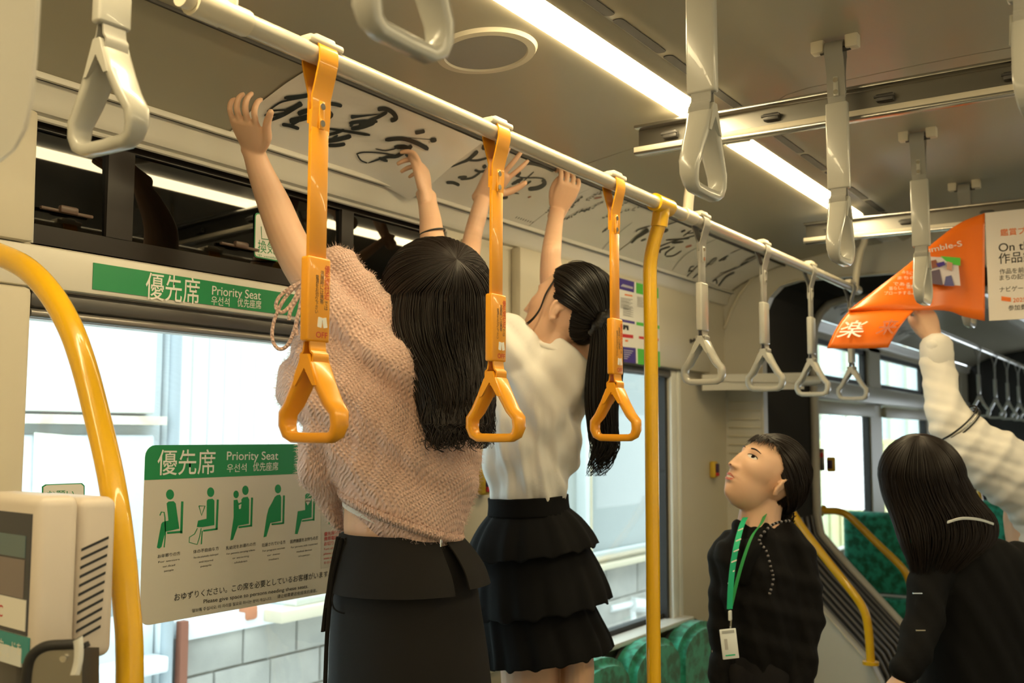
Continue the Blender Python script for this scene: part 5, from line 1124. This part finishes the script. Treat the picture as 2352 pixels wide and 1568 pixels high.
tee = [body_loft(TE, 36, 5), body_loft([S(1205, 850, 2.38, 70, .08, 20), S(1165, 790, 2.37, 62, .065, 22), S(1142, 748, 2.37, 52, .055, 24)], 24, 4), body_loft([S(1300, 850, 2.42, 60, .08), S(1318, 790, 2.46, 52, .06), S(1312, 745, 2.48, 44, .05)], 24, 4)]
low = lambda co_: np.clip((1.66-co_[:, 2])/.15, 0, 1)
teo = fuse('t_shirt', tee, .006, 'whitetee', p2, 3, folds([(nrm(RX+UP*.12), .040, .0042, 0, low), (nrm(RX*.75+UP*.65), .10, .0100, .6, lambda c_: 1-.6*low(c_)), (nrm(-RX*.6+UP*.8), .14, .005, 2, None)]))
obj('neckband', tube(ring_of(S(1270, 806, 2.405, 56, .062, -22), 28), .006, 8, closed=True), 'whitetee', teo, 60)
# tiered skirt
wb = [S(1213, 1139, 2.385, 90, .112, 3), S(1214, 1158, 2.385, 90, .112, 3), S(1215, 1180, 2.385, 93, .112, 3)]
sk2 = obj('skirt_waistband', loft_rings([[p+nrm(s[1]*cos(t)+s[2]*sin(t))*.003*(k % 2) for k, (p, t) in enumerate(zip(ring_of(s, 90), np.linspace(0, 2*pi, 91)))] for s in interp(wb, 4)]), 'blackcloth', p2, 180)
def ruffle(secs, nw, amp, seed):
    q = interp(secs, 5); rg = np.random.default_rng(seed); ph = rg.uniform(0, 6, 4); n = 160; rings = []
    for i, s in enumerate(q):
        u = i/(len(q)-1); ring = []
        for k in range(n):
            t = 2*pi*k/n; w = sin(nw*t+ph[0]+.8*sin(3*t+ph[1]))*.7+sin(1.7*nw*t+ph[2])*.3
            a = amp*(.25+.75*u)*w; ring.append(s[0]+s[1]*cos(t)+s[2]*sin(t)+nrm(s[1]*cos(t)+s[2]*sin(t))*a-UP*(.007*u*max(0, sin(nw*t+ph[3]))))
        rings.append(ring)
    rings += [[p-UP*.001-(p-q[-1][0])*.02 for p in rings[-1]], [p-(p-s[0])*.12 for p, s in zip(rings[-4], [q[-4]]*n)]]
    return loft_rings(rings, False)
obj('skirt_tier', ruffle([S(1230, 1385, 2.395, 128, .12, 6), S(1242, 1430, 2.40, 138, .13, 6), S(1254, 1470, 2.40, 146, .138, 6), S(1259, 1502, 2.40, 150, .142, 8)], 15, .007, 3), 'blackcloth', p2, 180)
obj('skirt_tier', ruffle([S(1228, 1262, 2.39, 122, .115, 6), S(1236, 1310, 2.39, 140, .13, 6), S(1244, 1360, 2.39, 152, .142, 7), S(1248, 1392, 2.39, 156, .146, 8)], 14, .006, 2), 'blackcloth', p2, 180)
obj('skirt_tier', ruffle([S(1216, 1172, 2.385, 92, .104, 4), S(1218, 1200, 2.385, 118, .122, 5), S(1220, 1235, 2.385, 140, .138, 6), S(1223, 1264, 2.385, 150, .146, 7)], 13, .006, 1), 'blackcloth', p2, 180)
# pulled-back hair, scrunchie, ponytail
tie = at(1376, 742, D=2.34); hc2 = hd2.w((0, -.012, .026))
pulled_hair('hair', p2, hd2, tie, 1300, 'hair2', 8)
for j in range(4):
    o_ = .0010*j; obj('side_lock', tube(spline([hd2.w((-.070, .030+o_, .050)), hd2.w((-.0765, .030+o_, .012)), hd2.w((-.077, .026+o_, -.030)), hd2.w((-.078, .034+o_*2, -.066)), hd2.w((-.078, .056+o_*3, -.092+o_))], 6), [.0009]*14+[.0008]*5+[.0006]*4+[.0004]*2, 5), 'hair2', p2, 180)
sc_ = tube([tie+(nrm(RX)*cos(t)*.012+FH*sin(t)*.02+UP*cos(t)*.022) for t in np.linspace(0, 2*pi, 25)[:-1]], [.013+.003*(k % 3) for k in range(24)], 8, closed=True)
obj('scrunchie', sc_, mat('black_scrunchie', (.008, .008, .009), .35, bump=(120, .8)), p2, 180)
P_ = [S(1384, 745, 2.33, 22, .02), S(1392, 790, 2.32, 36, .035), S(1388, 860, 2.31, 42, .04), S(1382, 930, 2.30, 38, .038), S(1386, 990, 2.30, 34, .034), S(1388, 1030, 2.30, 28, .026), S(1378, 1068, 2.30, 17, .014), S(1368, 1098, 2.30, 9, .006)]
pt2 = obj('ponytail', loft_rings([ring_of((s[0], s[1]*.82*(1-(j/20)**3), s[2]*.82*(1-(j/20)**3), 1), 20) for j, s in enumerate(interp(P_, 4)[:20])]), 'hair2', p2, 180)
pony = []; Q_ = interp(P_, 4)
for k in range(420):
    t = rg.uniform(0, 2*pi); q_ = rg.uniform(.7, 1.02); e_ = int(len(Q_)*rg.uniform(.62, 1)); ph = rg.uniform(0, 6)
    pony.append(tube([s[0]+(s[1]*cos(t+.02*j)+s[2]*sin(t+.02*j))*q_+(nrm(RX)*.020*sin(ph+j*.55)+FH*.012*cos(ph+j*.5))*max(0, j/len(Q_)-.5)*2 for j, s in enumerate(Q_[:e_])], [.0011*(1-.7*max(0, (j/e_-.8))/.2) for j in range(e_)], 3, False))
obj('ponytail_strands', pony, 'hair2', pt2, 180, 'stuff')

# ---------------------------------------------------------------- woman with the lanyard
p3 = thing('person', 'person in a black cardigan with green lanyard and badge, looking up to the left', 'person', (*at(1755, 1400, D=2.47)[:2], 0))
f3 = -RX*.78-FH*.36+UP*.66
hd3 = Head(at(1757, 1093, D=2.47), f3, UP+RX*.42, .90)
c3 = at(1760, 1560, D=2.47)
torso3 = body_loft([S(1735, 1218, 2.47, 42, .045), S(1742, 1255, 2.47, 66, .06), S(1748, 1340, 2.47, 80, .085), S(1755, 1450, 2.47, 78, .085), S(1760, 1560, 2.47, 80, .09), S(1762, 1660, 2.47, 84, .09)], 24, 4)
neck3 = body_loft([S(1762, 1120, 2.48, 46, .045, 0), S(1750, 1160, 2.475, 48, .045), S(1742, 1200, 2.47, 50, .048), S(1738, 1235, 2.47, 62, .06)], 18, 4)
armb = [limb([at(1822, 1265, D=2.45), at(1850, 1400, D=2.42), at(1835, 1540, D=2.39), at(1812, 1640, D=2.37)], [.028, .024, .020, .017], 14), limb([at(1675, 1275, D=2.51), at(1655, 1420, D=2.50), at(1653, 1560, D=2.46), at(1666, 1650, D=2.43)], [.022, .019, .017, .015], 14)]
hh = hand(at(1812, 1640, D=2.37), -UP-RX*.3, -FH, -RX, s=.9)+hand(at(1666, 1650, D=2.43), -UP+RX*.2, -FH, RX, s=.9)
b3 = fuse('body', [torso3, neck3, hd3.shape(60)]+hd3.ear(-1)+hd3.ear(1)+armb+hh+legs(c3, 0, .047, nrm(-RX*np.array((1, 1, 0))-FH*.3), c3[2]-.05, (.05, .05, .042, .045, .03)), .0034, 'skin', p3, 2, lambda c_, n_: hd3.snap(c_, .010))
lens = lambda x0, w, z0, zu, zl, n=14: [(x0+w*cos(t), z0+(zu if sin(t) > 0 else zl)*abs(sin(t))**.9*math.copysign(1, sin(t))) for t in np.linspace(0, 2*pi, n, endpoint=False)]
for sd in (-1, 1):
    e = obj('eye', hd3.fan(lens(sd*.030, .0135, .007, .0058, .0048), .0012), 'eyewhite', p3, 180)
    obj('iris', hd3.fan([(sd*.030+.0052*cos(t), .0092+.0050*sin(t)) for t in np.linspace(0, 2*pi, 14, endpoint=False)], .0017), 'iris', e, 180)
    arc = [(sd*.030+.0145*cos(t), .007+.0062*sin(t)) for t in np.linspace(pi*.02, pi*.98, 10)]
    obj('eyelashes', tube(hd3.patch(arc, .0018), [.0006, .0009, .0011, .0012, .0012, .0012, .0012, .0011, .0009, .0006], 5), 'hair2', p3, 180)
    br = [(sd*(.014+.0034*k), .0255+.0042*sin(k/9*2.4)-.0004*k) for k in range(10)]
    obj('eyebrow', tube(hd3.patch(br, .0010), [.0012, .0017, .0019, .002, .002, .0019, .0016, .0013, .001, .0006], 6, flat=.5), 'hair', p3, 180)
    obj('nostril', hd3.fan([(sd*.0068+.0030*cos(t), -.0405+.0016*sin(t)) for t in np.linspace(0, 2*pi, 8, endpoint=False)], .0012), mat('nostril', (.12, .04, .03), .8), p3, 180)
up_ = [(-.021, -.0640), (-.012, -.0585), (-.004, -.0562), (0, -.0570), (.004, -.0562), (.012, -.0585), (.021, -.0640), (.010, -.0632), (0, -.0630), (-.010, -.0632)]
lo_ = [(-.020, -.0655), (-.010, -.0668), (0, -.0672), (.010, -.0668), (.020, -.0655), (.013, -.0722), (.005, -.0752), (-.005, -.0752), (-.013, -.0722)]
obj('lip', hd3.fan(up_, .0018, (0, -.060)), 'lip', p3, 180); obj('lip', hd3.fan(lo_, .0018, (0, -.0702)), 'lip', p3, 180)
obj('teeth', hd3.fan([(-.014, -.0638), (0, -.0630), (.014, -.0638), (.010, -.0664), (0, -.0670), (-.010, -.0664)], .0012), 'eyewhite', p3, 180)
# hair pulled back low
hc3 = hd3.w((0, -.012, .026)); bun = hd3.w((0, -.118, -.038))
pulled_hair('hair', p3, hd3, bun, 1300, 'hair', 12)
bang = []
for k in range(150):
    x = rg.uniform(-.052, .052); a = hd3.skull((x*.9, .070, .080), .006); b = hd3.surf(x, .064, .013); c = hd3.surf(x*1.3+rg.normal(0, .004), .040+abs(x)*.25+rg.normal(0, .004), .010); bang.append(tube(spline([hd3.skull((x*.7, .014, .110), .005), a, b, c], 4), [.0011]*9+[.0009, .0007, .0005, .0003], 3, False))
obj('fringe', bang, 'hair', p3, 180, 'stuff')
low_t = [tube(spline([bun+nrm(RX)*rg.normal(0, .012)+UP*rg.normal(0, .012), bun+FH*.01-UP*.05+nrm(RX)*rg.normal(-.005, .012), bun-UP*.12-nrm(RX)*.01+nrm(RX)*rg.normal(0, .010)], 5), .0013, 3, False) for k in range(160)]
obj('low_ponytail', low_t, 'hair', p3, 180, 'stuff')
# clothes
tr = lambda x: [S(x, 1530, 2.47, 58, .09), S(x, 1700, 2.47, 52, .08), S(x, 2100, 2.47, 44, .07), S(x, 2900, 2.47, 38, .06)]
obj('trousers', [body_loft([S(1762, 1500, 2.47, 92, .105), S(1764, 1600, 2.47, 100, .11)], 24, 3)]+[body_loft(tr(x), 18, 3) for x in (1718, 1808)], mat('dark_trousers', (.012, .011, .012), .85, spec=.2), p3, 180)
card = [body_loft([S(1742, 1216, 2.47, 62, .055, 6), S(1744, 1236, 2.47, 92, .075, 4), S(1745, 1275, 2.47, 100, .095), S(1750, 1350, 2.465, 98, .108), S(1757, 1430, 2.465, 96, .108), S(1762, 1500, 2.47, 96, .11), S(1765, 1528, 2.47, 92, .105)], 30, 4),
        body_loft([S(1800, 1228, 2.46, 40, .055, 45), S(1836, 1280, 2.44, 40, .054, 20), S(1850, 1360, 2.42, 37, .05, 4), S(1852, 1440, 2.41, 35, .048, -4), S(1842, 1510, 2.40, 33, .045, -10), S(1832, 1580, 2.38, 30, .04, -10), S(1814, 1630, 2.37, 24, .03, -20)], 20, 4),
        body_loft([S(1678, 1240, 2.51, 30, .05, -35), S(1656, 1290, 2.51, 29, .048, -12), S(1654, 1380, 2.50, 26, .046), S(1655, 1470, 2.49, 25, .044), S(1652, 1560, 2.46, 24, .04), S(1664, 1640, 2.43, 18, .03)], 20, 4)]
cdo = fuse('cardigan', card, .0055, 'blackknit', p3, 3, folds([(nrm(RX+UP*.25), .06, .003, 0, None), (nrm(RX*.3+UP), .09, .003, 1, None)]))
obj('inner_top', body_loft([S(1722, 1226, 2.46, 40, .05, 8), S(1714, 1260, 2.42, 34, .05), S(1706, 1330, 2.40, 20, .03)], 18, 4), 'blackcloth', p3, 180)
dl = lambda P, d: [at(a, b, D=dd) for (a, b), dd in zip(P, d)]
obj('lanyard', strip(spline(dl([(1712, 1188), (1703, 1208), (1692, 1250), (1683, 1300), (1678, 1350), (1676, 1398)], [2.43, 2.40, 2.352, 2.345, 2.342, 2.345]), 5), .0135, .0012, nrm(RX*.95+FH*.2)), 'lanyard', p3, 50)
obj('lanyard', strip(spline(dl([(1757, 1182), (1748, 1203), (1729, 1228), (1712, 1270), (1694, 1330), (1678, 1396)], [2.43, 2.39, 2.362, 2.35, 2.346, 2.346]), 5), .0125, .0012, nrm(RX*.8+UP*.6)), mat('lanyard_dark', (.02, .30, .07), .6), p3, 50)
for k in range(7):
    u = k/7; a = at(1701-20*min(1, u*1.5)-5*u, 1215+170*u, D=2.344 if k else 2.37); obj('lanyard_stripe', strip([a-RX*.006-UP*.003, a+RX*.006+UP*.002], .003, .0008, UP), 'white', p3, 0)
obj('lanyard_clip', [box(at(1677, 1413, D=2.335), (.012, .006, .022), .002)], 'badgewhite', p3); obj('clip_hook', tube([at(1678, 1424, D=2.335), at(1677, 1446, D=2.335)], .003, 8), 'chrome', p3)
bd = at(1675, 1478, D=2.32); Rb = Matrix([[RX[0], -FH[0], 0], [RX[1], -FH[1], 0], [0, 0, 1]]) @ Matrix.Rotation(radians(-6), 3, 'Y')
bo = obj('badge', box(bd, (.037, .004, .066), .0015, 2, R=Rb), 'badgewhite', p3)
Bv = lambda x, z: bd+np.array(Rb @ Vector((x, 0, 0)))+np.array(Rb @ Vector((0, 0, z)))-FH*.0026
obj('badge_slot', prism([Bv(-.014, .024), Bv(.014, .024), Bv(.014, .030), Bv(-.014, .030)], -FH*.0003), mat('badge_grey', (.38, .40, .40), .4), bo, 0); obj('badge_photo', prism([Bv(-.011, -.012), Bv(-.004, -.012), Bv(-.004, .012), Bv(-.011, .012)], -FH*.0003), mat('badge_grey_2', (.42, .42, .42), .4), bo, 0); obj('badge_print', prism([Bv(-.012, -.026), Bv(.010, -.026), Bv(.010, -.023), Bv(-.012, -.023)], -FH*.0003), 'lanyard', bo, 0)
bead = []
for k, p in enumerate(spline([at(a, b, D=d) for a, b, d in ((1812, 1196, 2.385), (1785, 1200, 2.37), (1764, 1213, 2.36), (1744, 1240, 2.352), (1760, 1265, 2.35), (1770, 1300, 2.345), (1776, 1330, 2.345), (1768, 1362, 2.345))], 6)):
    bead.append(blob(p, (RX*.0035, UP*.0035, FH*.0035), 5))
obj('braid_trim', bead[::2], mat('braid_grey', (.16, .15, .16), .5), cdo, 180, 'stuff'); obj('braid_trim', bead[1::2], 'blackcloth', cdo, 180, 'stuff')

# ---------------------------------------------------------------- person with long black hair in black, from behind
p4 = thing('person', 'person in black seen from behind, long straight dark hair, thin pale shoulder strap', 'person', (*at(2230, 1400, D=2.62)[:2], 0))
hd4 = Head(at(2118, 1108, D=2.64), FH*.8-RX*.25-UP*.15, UP+RX*.15, .93); c4 = at(2235, 1560, D=2.62)
fuse('body', [body_loft([S(2165, 1190, 2.63, 45, .05), S(2225, 1260, 2.62, 85, .07), S(2235, 1380, 2.62, 95, .09), S(2240, 1560, 2.62, 98, .10), S(2240, 1680, 2.62, 100, .10)], 24, 4), limb([hd4.w((0, -.02, -.07)), at(2160, 1200, D=2.63), at(2175, 1230, D=2.63)], [.05, .05, .06], 14), hd4.shape(24),
     limb([at(2152, 1290, D=2.57), at(2128, 1350, D=2.54), at(2118, 1430, D=2.50), at(2096, 1510, D=2.46), at(2072, 1552, D=2.44)], [.030, .028, .026, .024, .022], 14), limb([at(2330, 1290, D=2.62), at(2350, 1450, D=2.60), at(2330, 1600, D=2.56)], [.034, .03, .024], 14)]
     +hand(at(2072, 1552, D=2.44), -RX*.6-UP*.7, RX-UP*.2, -FH, s=.9, curls=((.8, .9, .5),)*4)+hand(at(2330, 1600, D=2.56), -UP, -FH, -RX, s=.9)+legs(c4, 0, .058, FH, c4[2]-.05, (.055, .05, .042, .044, .03)), .006, 'skin', p4, 2)
jk = [body_loft([S(2190, 1215, 2.62, 60, .06, -8), S(2225, 1240, 2.615, 105, .085, -8), S(2236, 1290, 2.61, 118, .11), S(2240, 1380, 2.61, 128, .128), S(2244, 1480, 2.61, 130, .135), S(2250, 1600, 2.61, 136, .14), S(2250, 1760, 2.61, 140, .14)], 30, 4),
      body_loft([S(2155, 1275, 2.57, 46, .06, -25), S(2132, 1350, 2.54, 44, .058, -14), S(2120, 1430, 2.50, 42, .054, -16), S(2098, 1500, 2.46, 38, .048, -28), S(2076, 1543, 2.443, 34, .042, -38)], 20, 4),
      body_loft([S(2335, 1275, 2.62, 44, .06, 20), S(2352, 1400, 2.60, 42, .055), S(2340, 1540, 2.57, 36, .045)], 20, 4)]
fuse('black_jacket', jk, .0065, 'blackcloth', p4, 3, folds([(nrm(RX+UP*.4), .09, .003, 0, None)]))
obj('black_trousers', [body_loft([S(x, 1650, 2.62, 66, .10), S(x, 1900, 2.62, 52, .08), S(x, 2800, 2.62, 42, .06)], 18, 3) for x in (2190, 2295)], 'blackcloth', p4, 180)
S4 = [S(2117, 1092, 2.63, 91, .115), S(2136, 1140, 2.62, 100, .112), S(2166, 1190, 2.60, 112, .105), S(2174, 1240, 2.575, 104, .088), S(2158, 1290, 2.555, 70, .06), S(2140, 1330, 2.545, 42, .035)]
hair('hair', p4, at(2118, 1085, D=2.64), at(2112, 1002, D=2.62), S4, 1100, .0013, 'hair', .003, .3, seed=21)
obj('shoulder_strap', strip(spline([at(2176, 1199, D=2.47), at(2210, 1190, D=2.475), at(2250, 1193, D=2.49), at(2282, 1203, D=2.52)], 5), .006, .002, nrm(UP-FH*.4)), 'badgewhite', p4, 50)
for a, b in ((2106, 1362), (2113, 1447), (2121, 1524)): obj('sleeve_ring', tube([at(a-9, b, D=2.435), at(a+12, b, D=2.435)], .0022, 6), 'chrome', p4)

# ---------------------------------------------------------------- white-shirted person holding the orange poster
p5 = thing('person', 'person in a white shirt with black sleeve garter, arm raised to the orange poster', 'person', (*at(2440, 1400, D=2.98)[:2], 0))
w5 = at(2146, 784, D=3.06); hd5 = Head(at(2470, 960, D=2.98), FH*.8-RX*.5+UP*.2, UP, 1.0); c5 = at(2445, 1480, D=2.98)
h5 = hand(w5, at(2126, 722, D=3.09)-w5, FH*.8-RX*.2+UP*.1, -RX, s=.98, curls=((.5, .9, .6), (.55, .9, .6), (.6, .9, .6), (.65, .9, .6)), spread=.06, thumb=((.018, .024, .004), (.05, .040, .010), (.08, .040, .022), (.105, .03, .034)))
fuse('body', h5+[body_loft([S(2148, 775, 3.06, 20, .018), S(2150, 800, 3.05, 22, .024), S(2155, 870, 3.02, 28, .032), S(2172, 940, 2.96, 32, .036)], 18, 4), limb([at(2172, 940, D=2.96), at(2205, 998, D=2.93), at(2260, 1050, D=2.915), at(2350, 1112, D=2.95)], [.038, .042, .048, .055], 16), body_loft([S(2440, 1080, 2.98, 60, .06), S(2440, 1160, 2.98, 130, .09), S(2442, 1300, 2.98, 120, .10), S(2445, 1500, 2.98, 118, .11), S(2445, 1600, 2.98, 118, .11)], 24, 4), limb([hd5.w((0, -.02, -.07)), at(2450, 1080, D=2.98), at(2445, 1110, D=2.98)], [.055, .056, .065], 14), hd5.shape(24),
    limb([at(2550, 1150, D=2.98), at(2580, 1330, D=2.97), at(2570, 1480, D=2.94)], [.05, .04, .028], 14)]+hand(at(2570, 1480, D=2.94), -UP, -FH, -RX)+legs(c5, 0, .063, FH, c5[2]-.05, (.06, .055, .045, .048, .03)), .0055, 'skin', p5, 2)
k5 = 3.0/F_PX
sh = [body_loft([S(2151, 792, 3.05, 34, .040, 2), S(2152, 815, 3.045, 35, .042, 2), S(2153, 848, 3.03, 37, .043, 3), S(2160, 895, 3.0, 41, .048, 8), S(2175, 945, 2.96, 47, .054, 20), S(2206, 995, 2.93, 58, .062, 38), S(2255, 1040, 2.91, 70, .072, 48), S(2320, 1085, 2.92, 80, .08, 56), S(2380, 1130, 2.95, 86, .09, 62)], 26, 5),
      body_loft([S(2440, 1075, 2.98, 80, .07), S(2440, 1110, 2.98, 125, .095), S(2440, 1200, 2.975, 122, .125), S(2442, 1330, 2.97, 112, .13), S(2445, 1500, 2.97, 108, .13)], 28, 4),
      body_loft([S(2545, 1140, 2.98, 55, .07), S(2580, 1300, 2.97, 48, .06), S(2572, 1450, 2.95, 40, .05)], 20, 4)]
fuse('white_shirt', sh, .0058, 'shirt', p5, 2, folds([(nrm(UP+RX*.35), .060, .0020, 0, None), (nrm(UP*.5-RX*.8), .09, .004, 1, None)]))
obj('cuff', body_loft([S(2150.5, 789, 3.05, 36.5, .0425, 2), S(2152, 832, 3.042, 37.5, .0435, 2)], 24, 1), 'shirt', p5, 60)
for k, m_ in enumerate(('black', 'alu', 'black')): obj('sleeve_garter', tube(ring_of(S(2194+4*k, 972+5*k, 2.945, 60, .069, 42), 28), .0026, 6, closed=True), m_, p5, 60)
obj('dark_trousers', [body_loft([S(x, 1480, 2.98, 70, .12), S(x, 1800, 2.98, 56, .09), S(x, 2600, 2.98, 44, .06)], 18, 3) for x in (2395, 2495)], 'blackcloth', p5, 180)
hair('hair', p5, hd5.c, hd5.w((0, -.03, .13)), [(hd5.w((0, -.02, .02)), hd5.r*.082, hd5.f*.10, 1), (hd5.w((0, -.04, -.04)), hd5.r*.075, hd5.f*.06, 1)], 300, .0013, 'hair2', 0, .3, seed=31)

# ================================================================ the orange and white hanging poster
po = thing('hanging_poster', 'orange and white exhibition poster bent forward by a hand at its left end', 'poster', at(2262, 600, X=3.33))
XPo = 3.302
hp = lambda px, py, X=XPo: at(px, py, X=X)
right_edge = -.32
A_, B_ = hp(2262, 489), hp(2262, 737)
obj('white_panel', prism([(XPo, A_[1], A_[2]), (XPo, right_edge, A_[2]), (XPo, right_edge, B_[2]), (XPo, A_[1], B_[2])], (.0008, 0, 0)), mat('poster_white', (.74, .68, .62), .35), po, 0)
topc = spline([hp(2262, 489), hp(2205, 512, 3.30), hp(2150, 552, 3.28), hp(2080, 612, 3.24), hp(2010, 666, 3.19), hp(1950, 712, 3.14)], 5); botc = spline([hp(2262, 737), hp(2215, 727, 3.30), hp(2185, 716, 3.285), hp(2150, 712, 3.24), hp(2090, 713, 3.19), hp(1951, 715, 3.138)], 5)
nn_ = len(topc)-1
def front(u, v):
    i = u*nn_; a, b = topc[int(round(i))], botc[int(round(i))]; return a+(b-a)*v-np.array((1, .2, 0))*.018*sin(pi*v)*u
obj('orange_panel', sheet(front, nn_, 10, .0008), 'posterorange', po, 180)
e0 = spline([botc[0]*0+hp(2100, 713, 3.192), hp(2030, 712, 3.165), hp(1951, 714, 3.138)], 6); e1 = spline([hp(2040, 798, 3.10), hp(1980, 800, 3.07), hp(1899, 800, 3.04)], 6)
def flap(u, v):
    i = int(round(u*(len(e0)-1))); a, b = e0[i], e1[i]; return a+(b-a)*v-np.array((.8, .1, -.3))*.022*sin(pi*v)
obj('curled_flap', sheet(flap, len(e0)-1, 8, .0008), 'posterorange', po, 180)
# print
Yd = np.array((0, -1., 0)); T0 = lambda px, py: hp(px, py, XPo-.0008)
text('On the', T0(2294, 578), Yd, UP, .026, None, 'black', po, squeeze=1.0); text('作品鑑賞', T0(2294, 604), Yd, UP, .026, None, 'black', po, squeeze=.95)
for k, (y, s_) in enumerate(((629, '作品を前に語り合い'), (643, 'まちの記憶をたどる'), (670, 'ナビゲーターと'), (712, '参加費無料'))): text(s_, T0(2296+20*(k == 3), y), Yd, UP, .013, None, 'inkgrey', po, squeeze=.95)
text('鑑賞プログラム', T0(2298, 541), Yd, UP, .017, None, 'posterorange', po, squeeze=1.0); text('2025', T0(2327, 694), Yd, UP, .013, None, 'posterorange', po)
lab = [T0(2296, 677), T0(2352, 684)]
obj('label_bar', prism([T0(2300, 680), T0(2322, 683), T0(2322, 693), T0(2300, 690)], (-.0003, 0, 0)), 'posterorange', po, 0)
def fr_uv(px, py):      # nearest (u, v) on the orange panel for a photo point
    best = None
    for i in range(nn_+1):
        for j in range(21):
            p = front(i/nn_, j/20); d = p-CAM; z = d@_F; x_, y_ = 1176+F_PX*(d@RX)/z, 784-F_PX*(d@RU)/z; e = (x_-px)**2+(y_-py)**2
            if best is None or e < best[0]: best = (e, p)
    return best[1]-_F*.0035
pq = [fr_uv(*p) for p in ((2130, 589), (2200, 593), (2130, 650), (2206, 656))]; pn = nrm(np.cross(pq[1]-pq[0], pq[2]-pq[0])); pn = pn if pn@_F < 0 else -pn
pd = max((p-pq[0])@pn for p in pq)+.002
def fpoly(P, m, n_='printed_picture', k=0):
    out = []
    for px, py in P:
        d = at(px, py, D=1)-CAM; out.append(CAM+d*(((pq[0]+pn*(pd+.0009*k)-CAM)@pn)/(d@pn)))
    return obj(n_, prism(out, pn*.0005), m, po, 0)
pic = [([(2130, 589), (2200, 593), (2206, 656), (2130, 650)], mat('print_lilac_white', (.66, .60, .62), .4)), ([(2160, 588), (2206, 592), (2206, 610), (2180, 606)], 'lime'), ([(2130, 640), (2140, 622), (2158, 618), (2166, 655), (2130, 650)], mat('print_slate', (.12, .09, .13), .5)), ([(2168, 656), (2172, 635), (2185, 632), (2192, 657)], mat('print_blue', (.10, .10, .25), .5)), ([(2132, 600), (2150, 596), (2156, 612), (2136, 618)], mat('print_brown', (.25, .09, .06), .5)), ([(2176, 600), (2188, 604), (2186, 622), (2174, 618)], mat('print_skin', (.55, .30, .22), .5)), ([(2150, 605), (2168, 600), (2172, 608), (2156, 614)], 'violet')]
for i, (P, m_) in enumerate(pic): fpoly(P, m_, k=i)
def ftext(s, pa, pb, hpx, m='white'):
    a, b = fr_uv(*pa), fr_uv(*pb); d = b-a; up = nrm(RU-nrm(d)*(RU@nrm(d))); return text(s, a-_F*.004, d, up, hpx*3.0/F_PX, np.linalg.norm(d), m, po)
ftext('umble-S', (2128, 577), (2206, 566), 14)
for k, s_ in enumerate(('みちに', 'まちの', 'である。', '暮らし、現在', 'プローチする。')): ftext(s_, (2072-10*k, 628+11*k), (2096, 631+11*k), 7)
ctr = flap(.72, .55); fx_ = nrm(flap(.5, .55)-flap(.95, .55)); fu_ = nrm(flap(.72, .2)-flap(.72, .9))
text('楽', ctr-fx_*.035-fu_*.03-_F*.012, fx_, fu_, .055, .07, 'white', po); text('来', flap(.25, .5)-fx_*.03-fu_*.028-_F*.012, fx_, fu_, .05, .05, 'seal', po)
